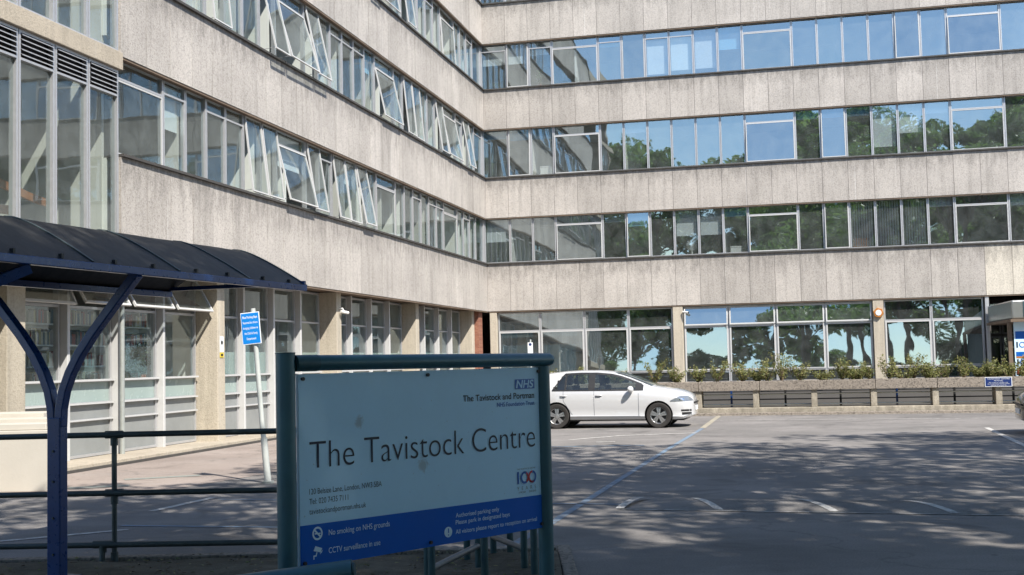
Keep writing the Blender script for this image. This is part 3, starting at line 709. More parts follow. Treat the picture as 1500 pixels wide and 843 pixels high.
pot_plant(bw(-.55, -7.6, 5.9), .9, 'leafy pot plant on the first floor sill of the left wing', (.22, .2, .25), 90)
# desk fan
fan = empty('desk_fan', bw(8.55, .40, 5.9), ANG, label='white desk fan standing in the first floor window', cat='fan')
mb = MB(); mb.lathe([(.0, 0), (.13, 0), (.13, .02), (.03, .04), (.02, .3), (0, .3)], 20).build('stand', 'plaster_white', fan, smooth=True)
mb = MB()
for q in range(4): mb.lathe([(.22-.05*q, -.06-.0*q), (.22-.05*q, -.052), (.212-.05*q, -.052), (.212-.05*q, -.06), (.22-.05*q, -.06)], 28, 'y', (0, 0, .42))
for q in range(20):
    t = q*math.pi/10; mb.tube([(.03*math.cos(t), -.07, .42+.03*math.sin(t)), (.22*math.cos(t), -.055, .42+.22*math.sin(t))], .004, 4)
mb.build('grille', 'plaster_white', fan)
mb = MB()
for q in range(3):
    t = q*2.094+.4; a, b = Vector((math.cos(t), 0, math.sin(t))), Vector((-math.sin(t), 0, math.cos(t))); c = Vector((0, 0, .42))
    mb.add([c+a*.03-b*.02+Vector((0, .0, 0)), c+a*.19-b*.08+Vector((0, .02, 0)), c+a*.19+b*.08+Vector((0, -.02, 0)), c+a*.03+b*.02], [(0, 1, 2, 3)])
mb.build('blade', 'blind_white', fan); MB().lathe([(0, .08), (.06, .08), (.06, -.02), (0, -.03)], 16, 'y', (0, 0, .42)).build('motor', 'plaster_white', fan, smooth=True)
def carton(name, x, r, z, sx, sz, mat, label, cat):
    rt_ = empty(name, bw(x, r, z), ANG, label=label, cat=cat)
    MB().box(0, 0, 0, sx, .25, sz).build('body', mat, rt_, bevel=.008); MB().box(-.01, -.01, sz+.001, sx+.01, .26, sz+.05).build('lid', mat, rt_, bevel=.006)
    return rt_
carton('storage_box', 2.3, .42, 9.53, .44, .36, 'plaster_white', 'white storage box on the second floor window sill near the corner', 'box')
carton('storage_box', 10.1, .42, 5.9, .45, .26, 'plaster_white', 'white archive box on the first floor sill beside the fan window', 'box')
carton('storage_box', 14.9, .42, 5.9, .6, .35, 'wood', 'brown cardboard box inside the first floor window left of the vertical blinds', 'box')

# ------------------------------------------------------------------ planter wall, railings and shrubs in front of the right wing
PA = R(-14); pn = Vector((math.cos(PA), math.sin(PA), 0)); pdv = Vector((-math.sin(PA), math.cos(PA), 0))
P0 = Vector((9.95, 34.75, 0))     # road-side line under x=1200
def pw(s, d, z=0): q = P0+pn*s+pdv*d; return (q.x, q.y, z)
pl = empty('planter_wall', pw(0, 0), PA, label='long raised aggregate concrete planter on short piers along the car park edge', cat='planter')
mb = MB(); edges = [-14+1.65*i*2 for i in range(7)]; edges = [-14.0, -11.2, -7.9, -4.65, -2.85, .45, 2.15, 5.64]
rn = random.Random(9)
for a, b in zip(edges[:-1], edges[1:]):
    mb.box(a+.006, .30, .72, b-.006, .42, 1.0, tone=rn.uniform(.35, .65))
mb.box(-14, .42, .72, 5.64, 1.05, .80); mb.box(-14, 1.05, .72, 5.64, 1.17, 1.0); mb.box(-14, .421, .80, -13.88, 1.049, 1.0); mb.box(5.52, .421, .80, 5.64, 1.049, 1.0)
mb.build('trough', 'planter', pl, bevel=.012)
MB().box(-13.88, .42, .80, 5.52, 1.05, .965).build('earth', 'soil', pl)
for s in [-11.25, -9.6, -7.95, -6.3, -4.65, -2.96, -1.28, .40, 2.10, 3.80, 5.30]:
    MB().box(s-.085, .36, .22, s+.085, 1.1, .719).build('pier', 'column', pl, bevel=.008)
MB().box(-14, .22, .02, 5.35, 1.15, .219, tone=.8).build('base_beam', 'column', pl, bevel=.012)
tag(MB().box(-14, 0, -.05, 0+5.4, .16, .085).build('kerb', 'planter', None, pw(0, 0), PA, bevel=.015), kind='structure')
strip('edge_marking', [pw(-14, -.06)[:2], pw(6.6, -.06)[:2]], .09, 'mark_white')
strip('edge_marking', [pw(-4, -2.6)[:2], pw(3, -2.9)[:2]], .12, 'mark_white', z=.008)
# railing beyond
rl = empty('lightwell_railing', pw(0, 1.5), PA, label='black metal railing behind the concrete planter piers', cat='railing')
mb = MB()
for z in (.18, .42, .66): mb.tube([(-14, 0, z), (5.3, 0, z)], .018, 8)
mb.build('rail', 'black', rl)
for k in range(12): MB().box(-13.5+k*1.62, -.03, 0, -13.44+k*1.62, .03, .72).build('post', 'navy_paint' if k % 3 == 0 else 'black', rl)
lwl = MB().box(-14, 0, 0, 5.6, .15, .70).build('lightwell_dark_panel', 'room_dark', None, pw(0, 2.1), PA); tag(lwl, 'low dark panel added behind the planter railing for the dark of the lightwell', 'wall')  # dark panel added to darken the gaps between the piers
# two thin galvanised rails between the piers, on the road side
gr = empty('guard_rail', pw(0, .62), PA, label='thin galvanised rails running between the planter piers', cat='railing')
for z in (.30, .60):
    MB().tube([(-13.9, 0, z), (5.2, 0, z)], .02, 8).build('rail', 'galv', gr)
def shrub(i, s, d, hh, wd):
    rn = random.Random(100+i); q = pw(s, d, .96)
    rt_ = empty('shrub', q, rn.uniform(0, 6), cat='shrub', group='shrubs growing in the concrete planter')
    stem = MB(); fol = MB()
    for k in range(9):
        t = rn.uniform(0, 6.28); rr = wd*rn.uniform(.3, 1.25); e = Vector((math.cos(t)*rr, math.sin(t)*rr*.8, hh*rn.uniform(.7, 1.3)))
        mid = Vector((e.x*.5+rn.gauss(0, .03), e.y*.5, e.z*.5)); stem.tube([(0, 0, -.02), tuple(mid), tuple(e)], [.014, .01, .004], 5)
        for u_ in (.3, .5, .65, .8, .92, 1.05):
            c = Vector((0, 0, 0)).lerp(e, u_); leaves(fol, c, (.10, .10, .09), 13, .032, rn)
    stem.build('stem', 'twig', rt_); fol.build('foliage', 'shrub_leaf', rt_); return rt_
shr = []
sp = [(-10.6, .4, .26), (-9.4, .42, .28), (-8.1, .5, .3), (-7.2, .4, .25), (-6.1, .5, .32), (-5.35, .38, .24), (-4.6, .5, .3), (-4.0, .46, .3), (-3.35, .42, .28), (-2.7, .5, .3), (-2.15, .55, .27), (-1.55, .52, .25), (-.55, .42, .22), (0.0, .34, .22), (.42, .36, .2), (.95, .5, .26), (1.45, .55, .26), (1.85, .32, .2), (2.5, .44, .26), (2.9, .36, .2), (3.2, .34, .2), (3.75, .38, .24), (4.15, .42, .26), (4.6, .4, .26), (4.88, .42, .26), (5.12, .5, .2)]
sp = sorted(sp+[(-3.05, .3, .3), (-1.0, .26, .28), (-.25, .3, .26), (1.2, .3, .3), (2.2, .26, .26), (3.45, .26, .24), (3.95, .3, .28), (4.38, .36, .26)])
for i, (s, hh, wd) in enumerate(sp):
    o = shrub(i, s+.12*math.sin(i*5.1), .68+.12*math.sin(i*2.3), hh*(.95+.25*math.sin(i*1.9)), wd*1.2); shr.append(o)
n_ = len(sp)
for i, o in enumerate(shr):
    k = n_-1-i
    extra = ' right at the entrance end' if k == 0 else ''
    o['label'] = ('%s shrub from the entrance end of the concrete planter' % ORD[k]) if k else 'tall sparse shrub at the entrance end of the concrete planter'
# navy notice on planter
nb_ = empty('notice_board', pw(3.43, .285, .725), PA, label='small navy notice board with white border fixed to the concrete planter', cat='notice')
MB().box(0, 0, 0, .72, .012, .27).build('board', 'text_white', nb_)
MB().box(.015, -.003, .015, .705, -.0005, .255).build('face', 'notice_navy', nb_)
text('lettering', 'TAVISTOCK CENTRE', 'text_white', nb_, .36, .205, .6, .03, 'CENTER', y=-.005)
text('lettering', 'No Parking', 'text_white', nb_, .36, .155, .22, .028, 'CENTER', y=-.005)
text('lettering', 'For access for vehicles only', 'text_white', nb_, .36, .105, .50, .022, 'CENTER', y=-.005)
text('lettering', 'All unauthorised vehicles will be', 'text_white', nb_, .36, .067, .58, .022, 'CENTER', y=-.005)
text('lettering', 'removed at owner\'s risk', 'text_white', nb_, .36, .03, .42, .022, 'CENTER', y=-.005)

# ------------------------------------------------------------------ entrance canopy, banners
ec = empty('entrance_canopy', bw(0, 0, 0), ANG, label='brushed steel entrance canopy box with blue number sign', cat='canopy')
mb = MB(); mb.box(19.72, -5.2, 2.80, 24.5, -.1, 3.44); mb.build('canopy_box', 'steel', ec, bevel=.05)
MB().box(19.66, -5.3, 2.70, 24.6, -.08, 2.795).build('underside', 'soffit', ec)
MB().box(20.10, -5.225, 2.86, 23.9, -5.203, 3.40).build('name_board', 'teal_paint', ec)
MB().box(20.13, -5.23, 3.28, 22.2, -5.226, 3.38).box(20.13, -5.23, 2.87, 23.8, -5.226, 2.92).build('name_stripe', 'text_white', ec)
text('lettering', '7', 'ink', ec, 20.22, 3.08, .14, .16, y=-5.235)
for x in (19.62, 24.2): MB().box(x, -4.9, .0, x+.13, -4.77, 2.70).build('canopy_post', 'soffit', ec)
bn = empty('banner_board', bw(19.80, -4.95, 0), ANG, label='tall white banner board with blue and red centenary panels by the entrance', cat='banner')
MB().box(0, 0, .3, 1.3, .04, 2.8).build('board', 'sign_white_blue_shade', bn)
for z0, z1, c in ((2.12, 2.38, 'nhs_blue'), (1.53, 1.68, 'nhs_blue'), (1.46, 1.525, 'orange'), (.90, 1.12, 'red'), (.34, .5, 'nhs_blue')):
    MB().box(.04, -.006, z0, 1.28, -.001, z1).build('stripe', c, bn)
MB().tube([(.30, -.001, .72), (.30, -.006, .72)], .11, 24).build('stripe', 'red', bn)
for z in (1.82, 1.22):
    text('lettering', '1', 'ink', bn, .06, z, .05, .20, y=-.006)
    MB().lathe([(.10, -.006), (.072, -.006)], 28, 'y', (.25, 0, z+.10)).build('zero', 'nhs_blue', bn)
    MB().lathe([(.10, -.007), (.072, -.007)], 28, 'y', (.42, 0, z+.10)).build('zero', 'red', bn)
# alarm box, cameras, notices
al = empty('alarm_box', bw(15.72, .02, 3.32), ANG, label='orange hexagonal alarm box high on the concrete column', cat='alarm')
mb = MB(); mb.tube([(0, .02, 0), (0, -.10, 0)], .20, 6); mb.build('casing', 'orange', al, bevel=.01); mb = MB(); mb.tube([(0, -.101, 0), (0, -.115, 0)], .11, 20); mb.build('badge', 'text_white', al)
def cctv(loc, rz, label):
    c = empty('security_camera', loc, rz, label=label, cat='camera')
    MB().tube([(0, .1, 0), (0, -.05, 0), (0, -.08, -.06)], .02, 8).build('bracket', 'plaster_white', c); MB().tube([(-.06, -.02, -.09), (.16, -.16, -.13)], .045, 12).build('housing', 'plaster_white', c, smooth=True)
    MB().tube([(.1585, -.159, -.13), (.17, -.167, -.132)], .036, 12).build('lens', 'black', c)
cctv(bw(8.2, .0, 3.68), ANG, 'white security camera under the soffit beside the middle ground floor column')
cctv(bw(-.30, -16.2, 3.4), ANG+R(90), 'small dark dome camera bracket on the left wing column')
nc = empty('warning_notice', bw(-.345, -23.62, 2.0), ANG+R(90), label='small white and yellow warning notice on the left wing column', cat='notice')
MB().box(-.09, -.008, .12, .09, 0, .48).build('white_plate', 'text_white', nc); MB().box(-.09, -.008, 0, .09, 0, .115).build('yellow_plate', 'yellow', nc)
MB().tube([(0, -.0085, .34), (0, -.012, .34)], .05, 12).build('symbol', 'black', nc); MB().box(-.05, -.011, .03, .05, -.009, .085).build('symbol', 'black', nc)
# ------------------------------------------------------------------ low rendered wall left
lw = empty('low_wall', (-6.88, 17.9, 0), R(-3), label='cream rendered low wall with stepped coping left of the shelter post', cat='wall')
mb = MB(); mb.box(-6, 0, 0, 0, .35, .90); mb.build('wall_body', 'render_wall', lw, bevel=.01)
MB().box(-6, .05, .903, -.1, .5, 1.00).build('coping', 'render_wall', lw, bevel=.01)
MB().box(-6, .5, .0, -.25, .95, 1.06).build('wall_step', 'render_wall', lw, bevel=.01)
MB().box(-6, .952, 0, -.55, 1.6, 1.13).build('wall_step', 'render_wall', lw, bevel=.01)

# ------------------------------------------------------------------ cars
def sec(x):
    I = lambda a, b: float(np.interp(x, a, b))
    top = I([-3.37, -3.33, -3.27, -3.13, -3.05, -2.85, -2.45, -2.0, -1.55, -1.2, -.95, -.7, -.42, -.13, .1, .35, .55, .7, .79, .84, .86], [.66, .88, 1.10, 1.33, 1.385, 1.42, 1.46, 1.475, 1.468, 1.43, 1.37, 1.28, 1.165, 1.045, 1.01, .965, .92, .86, .80, .72, .60])
    w_ = I([-3.37, -3.3, -3.2, -3.0, -2.6, -2, -1, -.2, .2, .45, .62, .75, .82, .86], [.66, .76, .82, .87, .895, .90, .90, .895, .885, .855, .79, .68, .56, .42])
    wt = I([-3.37, -3.25, -3.1, -2.6, -1.6, -1.2, -.8, -.42, -.13, .1, .4, .7, .86], [.58, .62, .56, .58, .585, .575, .60, .65, .70, .70, .66, .56, .34])
    zb = I([-3.37, -3.2, -2.9, .3, .6, .86], [.34, .24, .19, .18, .20, .30])
    belt = min(I([-3.4, -2.5, -1, -.4, .4, .86], [1.0, .985, .945, .925, .82, .6]), top-.045)
    P = [(0, zb), (.72*w_, zb)]
    for f_, q in ((.05, .93), (.16, .985), (.22, .965), (.40, .985), (.62, 1.0), (.82, .995), (.93, .975), (1, .955)): P.append((w_*q, zb+(belt-zb)*f_))
    wt = min(wt, w_*.93)
    for f_ in (.04, .10, .2, .32, .45, .58, .7, .8, .88, .95): P.append((w_*.955+(wt-w_*.955)*(f_**1.15), belt+(top-.03-belt)*f_))
    P += [(wt*.93, top-.02), (wt*.78, top-.003), (wt*.4, top+.008), (0, top+.012)]
    return P
def ysurf(x, z):
    P = sec(x); best = None
    for (y0, z0), (y1, z1) in zip(P[1:], P[2:]):
        if z0 <= z <= z1 and z1 > z0: best = y0+(y1-y0)*(z-z0)/(z1-z0)
    return best if best is not None else P[5][0]
def patch(mb, xs, lo, hi, off, nz=5, mi=0, side=-1):
    rows = []
    for x in xs:
        a, b = lo(x), max(lo(x)+.002, hi(x)); rows.append([(x, side*(ysurf(x, a+(b-a)*j/nz)+off), a+(b-a)*j/nz) for j in range(nz+1)])
    vs = [p for r_ in rows for p in r_]; n = nz+1
    fs = [(i*n+j, (i+1)*n+j, (i+1)*n+j+1, i*n+j+1) for i in range(len(rows)-1) for j in range(nz)]
    mb.add(vs, [f[::side] if side == 1 else f for f in fs], mi)
L_ = lambda a, b, n: [a+(b-a)*i/n for i in range(n+1)]
def car(label, paint, loc, rz, name='parked_car'):
    root = empty(name, loc, rz, label=label, cat='car')
    xs = sorted(set(L_(-3.37, -2.9, 16)+L_(-2.9, -.4, 26)+L_(-.4, .6, 14)+L_(.6, .86, 12)))
    mb = MB(); n = None
    for x in xs:
        P = sec(x); ring = [(x, -y, z) for y, z in P]+[(x, y, z) for y, z in P[-2:0:-1]]; n = len(ring); mb.v += ring; mb.tone += [.5]*n
    mb.f = [(i*n+k, (i+1)*n+k, (i+1)*n+(k+1) % n, i*n+(k+1) % n) for i in range(len(xs)-1) for k in range(n)]+[tuple(range(n)), tuple((len(xs)-1)*n+k for k in range(n))[::-1]]
    mb.mi = [0]*len(mb.f)
    def open_(vs):
        c = sum((Vector(v) for v in vs), Vector())/len(vs); x, y, z = c
        if len(vs) > 4: return False
        T_ = sec(x)[-1][1]
        side_ = -2.68 < x < -.48 and abs(y) > .45 and lo_(x) < z < hi_(x)-.008
        wind = -1.10 < x < -.18 and z > T_-.035 and z > 1.06
        rear = -3.28 < x < -3.13 and z > 1.03 and abs(y) < .50
        return side_ or wind or rear
    hi_ = lambda x: min(sec(x)[-1][1]-.075, .98+(x+2.74)*1.35); lo_ = lambda x: .955+.02*(-x/3)
    cut_open = [f for f in mb.f if open_([mb.v[i] for i in f])]
    body = mb.build('body', [paint], root, smooth=True)
    cuts = []
    for cx_ in (0, -2.62):
        for sg in (-1, 1):
            c = MB(); c.tube([(cx_, sg*.55, .33), (cx_, sg*1.1, .33)], .355, 40)
            co = c.build('cut', 'black'); cuts.append(co); co.parent = root
            md = body.modifiers.new('x', 'BOOLEAN'); md.operation = 'DIFFERENCE'; md.object = co; md.solver = 'EXACT'
    dg = bpy.context.evaluated_depsgraph_get(); dg.update(); me = bpy.data.meshes.new_from_object(body.evaluated_get(dg)); body.modifiers.clear(); body.data = me
    import bmesh
    bm = bmesh.new(); bm.from_mesh(me)
    bmesh.ops.delete(bm, geom=[f for f in bm.faces if open_([v.co for v in f.verts])], context='FACES'); bm.to_mesh(me); bm.free()
    for c in cuts: bpy.data.objects.remove(c)
    try: me.set_sharp_from_angle(angle=R(35))
    except Exception: pass
    for cx_ in (0, -2.62):
        for sg in (-1, 1): MB().lathe([(.353, sg*.86), (.353, sg*.56), (0, sg*.56)], 40, 'y', (cx_, 0, .33)).build('wheel_arch', 'black', root)
    # glazing
    top = lambda x: sec(x)[-1][1]
    def hi(x): return min(top(x)-.075, .98+(x+2.74)*1.35)
    lo = lambda x: .955+.02*(-x/3)
    for sd in (-1, 1):
        tr = MB()
        patch(tr, L_(-2.74, -.38, 40), lambda x: lo(x)-.014, lambda x: lo(x)+.022, .005, 2, side=sd)
        patch(tr, L_(-2.73, -.42, 44), lambda x: max(lo(x), hi(x)-.035), lambda x: max(lo(x)+.01, hi(x)+.014), .005, 2, side=sd)
        for a_, b_ in ((-2.74, -2.66), (-2.41, -2.36), (-1.79, -1.62), (-.58, -.38)): patch(tr, L_(a_, b_, 6), lo, lambda x: max(lo(x)+.004, hi(x)), .0055, 8, side=sd)
        tr.build('window_trim', 'black', root)
    for a, b in ((-2.70, -2.40), (-2.37, -1.77), (-1.64, -.50)):
        for sd in (-1, 1):
            g = MB(); patch(g, L_(a, b, 16), lo, lambda x: max(lo(x)+.002, hi(x)-.012), .003, 10, side=sd); g.build('side_window', 'car_glass', root, smooth=True)
    g = MB(); vs = []
    for x in L_(-1.12, -.17, 10):
        P = sec(x); ww = P[-4][0]*.97
        vs += [(x, ww*(k/6-1), P[-1][1]+.004-.012*(1-k/6)**2-(.014 if k == 0 else 0)) for k in range(6)]+[(x, ww*k/6, P[-1][1]+.004-.012*(k/6)**2) for k in range(7)]
    g.add(vs, [(i*13+j, (i+1)*13+j, (i+1)*13+j+1, i*13+j+1) for i in range(10) for j in range(12)]); g.build('windscreen', 'car_glass', root, smooth=True)
    g = MB(); vs = []
    for x in L_(-3.285, -3.14, 5):
        P = sec(x); ww = P[-4][0]*.9; vs += [(x-.004, ww*(k/4-1), P[-1][1]+.006) for k in range(9)]
    g.add(vs, [(i*9+j, i*9+j+1, (i+1)*9+j+1, (i+1)*9+j) for i in range(5) for j in range(8)]); g.build('rear_window', 'car_glass', root)
    # shut lines, sills, handles
    for sd in (-1, 1):
        ln = MB()
        for x0 in (-.50, -1.64): patch(ln, [x0-.005, x0+.005], lambda x: .30, lambda x: .945, .002, 8, side=sd)
        for k in range(12):
            t0, t1 = k/12, (k+1)/12; fx = lambda t: -2.44+.30*max(0, (.62-t))*1.4
            for t in (t0,):
                za, zb_ = .30+.66*t0, .30+.66*t1; xa, xb = fx(t0), fx(t1)
                ln.add([(xa-.005, sd*(ysurf(xa, za)+.002), za), (xa+.005, sd*(ysurf(xa, za)+.002), za), (xb+.005, sd*(ysurf(xb, zb_)+.002), zb_), (xb-.005, sd*(ysurf(xb, zb_)+.002), zb_)], [(0, 1, 2, 3)])
        patch(ln, L_(-2.1, -.46, 20), lambda x: .298, lambda x: .308, .002, 1, side=sd)
        ln.build('door_seam', 'ink_grey', root)
    for sd in (-1, 1):
        for x0 in (-1.60, -2.52):
            y = ysurf(x0, .83)
            MB().tube([(x0-.0, sd*(y+.0), .835), (x0+.03, sd*(y+.028), .837), (x0+.14, sd*(y+.028), .837), (x0+.17, sd*(y), .835)], .013, 8).build('door_handle', paint, root, smooth=True)
            MB().add([(x0+.0, sd*(y+.003), .815), (x0+.15, sd*(y+.003), .815), (x0+.15, sd*(y+.003), .835), (x0, sd*(y+.003), .835)], [(0, 1, 2, 3)]).build('handle_recess', 'ink_grey', root)
        mi_ = MB(); c = Vector((-.68, sd*.985, .985)); prof = []
        for k in range(9):
            t = math.pi*k/8; prof.append((math.sin(t), -math.cos(t)))
        vs = []; nn = 16
        for r_, h_ in prof:
            for k in range(nn): t = 2*math.pi*k/nn; vs.append((c.x+.075*r_*math.cos(t)+.02*h_*sd*-1, c.y+h_*.12, c.z+.085*r_*math.sin(t)))
        mi_.add(vs, [(i*nn+k, i*nn+(k+1) % nn, (i+1)*nn+(k+1) % nn, (i+1)*nn+k) for i in range(8) for k in range(nn)]); mi_.build('door_mirror', paint, root, smooth=True)
        MB().tube([(-.66, sd*.84, .945), (-.66, sd*.93, .955)], .022, 8).build('mirror_arm', 'black', root)
        h = MB(); patch(h, L_(.30, .83, 16), lambda x: .66, lambda x: min(sec(x)[-1][1]-.075, .68+.11*min(1, max(0, (x-.30)/.22))), .008, 6, side=sd); h.build('headlight', 'lamp_glass', root, smooth=True)
        h = MB(); patch(h, L_(.52, .64, 5), lambda x: .685, lambda x: .735, .011, 3, side=sd); h.build('headlight_reflector', 'chrome', root)
        h = MB(); patch(h, L_(.56, .80, 8), lambda x: .405+.02*(.8-x), lambda x: .455, .004, 3, side=sd); patch(h, L_(.58, .80, 8), lambda x: .32, lambda x: .385, .004, 3, side=sd); h.build('bumper_grille', 'black', root)
        h = MB(); patch(h, L_(-3.30, -3.02, 8), lambda x: .76, lambda x: .93, .005, 3, side=sd); h.build('tail_light', 'lamp_red', root, smooth=True)
    MB().box(.845, -.45, .60, .875, .45, .635).build('grille', 'black', root)
    MB().box(.866, -.26, .42, .874, .26, .53).build('number_plate', 'text_white', root)
    MB().box(-3.2, -.7, .18, .62, .7, .21).box(-3.3, -.6, .22, -3.1, .6, .32).build('underbody', 'black', root)
    MB().tube([(-2.75, -.02, 1.47), (-2.79, -.02, 1.50)], .02, 6).build('aerial', 'black', root)
    MB().box(-3.05, -.72, .30, -.35, .72, .50).box(-.45, -.66, .5, -.2, .66, .97).box(-3.1, -.66, .5, -2.72, .66, .90).build('cabin_floor', 'rubber', root)
    # seats seen through the glass
    for x0 in (-1.45, -2.30):
        for y0 in (-.36, .36): MB().box(x0-.12, y0-.22, .5, x0+.02, y0+.22, 1.08).box(x0-.09, y0-.11, 1.1, x0, y0+.11, 1.27).build('seat', 'rubber', root, bevel=.04)
    for cx_ in (0, -2.62):
        for sg in (-1, 1):
            wh = MB(); wh.lathe([(.205, .09), (.225, .10), (.30, .10), (.314, .085), (.318, .05), (.318, -.05), (.314, -.085), (.30, -.10), (.22, -.10), (.205, -.09)], 44, 'y', (0, 0, 0))
            wo = MB(); e = wh.build('wheel', 'rubber', root, (cx_, sg*.785, .318), smooth=True)
            rm = MB(); rm.lathe([(.212, -.092), (.212, -.075), (.195, -.06), (.19, .07)], 40, 'y'); rm.lathe([(.052, -.078), (.045, -.086), (0, -.088)], 20, 'y')
            for k in range(5):
                t = k*2*math.pi/5+.31
                a, b = Vector((math.cos(t), 0, math.sin(t))), Vector((-math.sin(t), 0, math.cos(t)))
                for q0, q1 in ((-.052, -.004), (.004, .052)):
                    pts = [a*.03+b*(q0*.6)+Vector((0, -.078, 0)), a*.03+b*(q1*.6)+Vector((0, -.078, 0)), a*.20+b*(q1*1.15)+Vector((0, -.070, 0)), a*.20+b*(q0*1.15)+Vector((0, -.070, 0))]
                    rm.add(pts+[p+Vector((0, .035, 0)) for p in pts], [(0, 1, 2, 3), (7, 6, 5, 4), (0, 4, 5, 1), (1, 5, 6, 2), (2, 6, 7, 3), (3, 7, 4, 0)])
            ro = rm.build('rim', 'rim', e); 
            if sg > 0: ro.rotation_euler = (0, 0, math.pi)
            MB().lathe([(.20, -.02), (0, -.02)], 24, 'y').build('brake_disc', 'black', e, None, None if sg < 0 else math.pi)
    return root
car('white five door hatchback parked behind the foreground sign, facing the entrance', 'car_white', (3.83, 31.20, 0), R(-14.5))
car('dark car only partly in view at the far right of the car park', 'car_dark', (11.42, 25.2, 0), R(166), 'dark_car')

# ------------------------------------------------------------------ blue parking sign on pale pole
ps = empty('parking_sign', (-3.77, 18.38, 0), R(-9), label='bright blue parking bay sign on a leaning pale green pole', cat='sign')
MB().tube([(.0, 0, 0), (-.06, 0, .68)], .050, 16).tube([(-.06, 0, .68), (-.075, 0, .75), (-.215, 0, 2.66)], .038, 16).build('pole', 'pale_pole', ps, smooth=True)
MB().tube([(0, 0, 0), (0, 0, .03)], .09, 16).build('foot', 'galv', ps)
plate = MB().box(-.15, -.008, 0, .15, .008, .49).build('plate', 'text_white', ps, (-.21, -.05, 2.11), (0, R(-4.6), 0), bevel=.003)
MB().box(-.14, -.0095, .012, .14, -.0083, .478).build('plate_face', 'bay_blue', plate)
for i, (tx, wd) in enumerate((('Blue Parking Bays', .235), ('Reserved for drivers', .235), ('bringing children to', .235), ('the Child & Family', .21), ('Department', .15))):
    text('lettering', tx, 'text_white', plate, 0, .40-i*.082, wd, .034, 'CENTER', bold=.02 if i == 0 else .008, y=-.0105)
for z in (.38, .1): MB().box(-.05, .009, z, .05, .06, z+.03).build('clamp', 'galv', plate)
# small white sign behind the big board
ws = empty('small_sign', (.60, 42.0, 0), ANG, label='small white sign on a thin post in front of the corner windows', cat='sign')
MB().tube([(0, 0, 0), (0, 0, 2.5)], .03, 10).build('post', 'pale_pole', ws); MB().box(-.09, -.05, 2.02, .09, -.035, 2.40).build('plate', 'text_white', ws); MB().tube([(0, -.051, 2.33), (0, -.054, 2.33)], .05, 14).build('symbol', 'notice_navy', ws)

# ------------------------------------------------------------------ tubular rails
ra = empty('tubular_railing', (-3.7, 11.14, 0), 0, label='grey tubular steel railing with three rails across the verge edge', cat='railing')
for z, dz in ((1.17, .0), (.637, .012), (.168, .022)):
    MB().tube([(-5.2, .03, z+dz), (2.92, -.05, z-dz*.6)], .027, 14).build('rail', 'rail_paint', ra, smooth=True)
for x in (-3.2, 0, 2.88):
    p_ = MB().tube([(x, 0, .02), (x, 0, 1.17)], .024, 14).build('post', 'rail_paint', ra, smooth=True)
    for z in (1.17, .637): MB().tube([(x-.08, 0, z), (x+.08, 0, z)], .036, 14).tube([(x, 0, z-.10), (x, 0, z)], .034, 14).build('clamp', 'rail_paint', p_, smooth=True)
    MB().tube([(x, 0, .0), (x, 0, .10)], .034, 12).build('socket', 'rail_paint', p_)
p_ = MB().tube([(-.10, -.05, .0), (-.10, -.02, .17)], .026, 12).build('short_post', 'rail_paint', ra, smooth=True); MB().tube([(-.19, -.01, .172), (0, -.01, .172)], .036, 12).tube([(-.10, -.02, .1), (-.10, -.02, .16)], .034, 12).build('clamp', 'rail_paint', p_)
# chicane barrier frames behind the board
def barrier(label, a, b, low=.2, tops=1.08, mat='teal_dark', lowmat='alu_dark'):
    A, B = Vector((*a, 0)), Vector((*b, 0)); e = empty('chicane_barrier', A, 0, label=label, cat='barrier', group='tubular barriers behind the name board'); D = B-A
    for q in (Vector((0, 0, 0)), D):
        s_ = D.normalized()*.0
        po = MB().tube([tuple(q), tuple(q+Vector((0, 0, tops)))], .029, 14).build('post', mat, e, smooth=True)
        MB().tube([tuple(q), tuple(q+Vector((0, 0, .012)))], .085, 14).build('base_plate', mat, po)
        MB().tube([tuple(q+Vector((0, 0, .52))), tuple(q+Vector((0, 0, .62)))], .036, 14).build('collar', mat, po)
    for z, mm in ((low, lowmat), (.6, mat), (tops, mat)):
        MB().tube([tuple(Vector((0, 0, z))), tuple(D+Vector((0, 0, z)))], .026, 12).build('rail', mm, e, smooth=True)
barrier('tubular barrier nearest the bottom edge of the name board', (-.66, 9.25), (-.34, 10.35))
barrier('tubular barrier behind the right half of the name board', (-.22, 10.85), (.05, 10.12))
for q, lb in (((-.72, 9.62), 'dark steel post left of the pair under the name board'), ((-.45, 10.72), 'steel post with base plate far behind the name board'), ((-.27, 9.75), 'steel post with a catch under the middle of the name board'), ((-.07, 10.85), 'short post on a bolted base plate seen between the barriers'), ((.13, 9.85), 'steel post beside the right hand leg of the name board')):
    e = empty('steel_post', (*q, 0), 0, label=lb, cat='post', group='steel posts behind the name board')
    MB().tube([(0, 0, 0), (0, 0, 1.1)], .030, 14).build('shaft', 'teal_dark', e, smooth=True); MB().tube([(0, 0, 0), (0, 0, .014)], .10, 14).build('base_plate', 'rail_paint', e); MB().tube([(0, 0, .5), (0, 0, .6)], .037, 14).build('collar', 'teal_dark', e, smooth=True)
# swing bar end in the very foreground
sb = empty('swing_barrier', (-.90, 6.60, 0), 0, label='chipped teal swing barrier bar at the foot of the name board', cat='barrier')
MB().tube([(-.0, 0, .645), (-1.3, -.0, .50)], .062, 20).build('bar', 'teal_paint', sb, smooth=True)
MB().tube([(.0015, 0, .645), (.012, 0, .6455)], .045, 18).build('end_cap', 'teal_dark', sb); MB().tube([(-1.25, 0, 0), (-1.25, 0, .50)], .05, 16).build('post', 'teal_dark', sb, smooth=True)

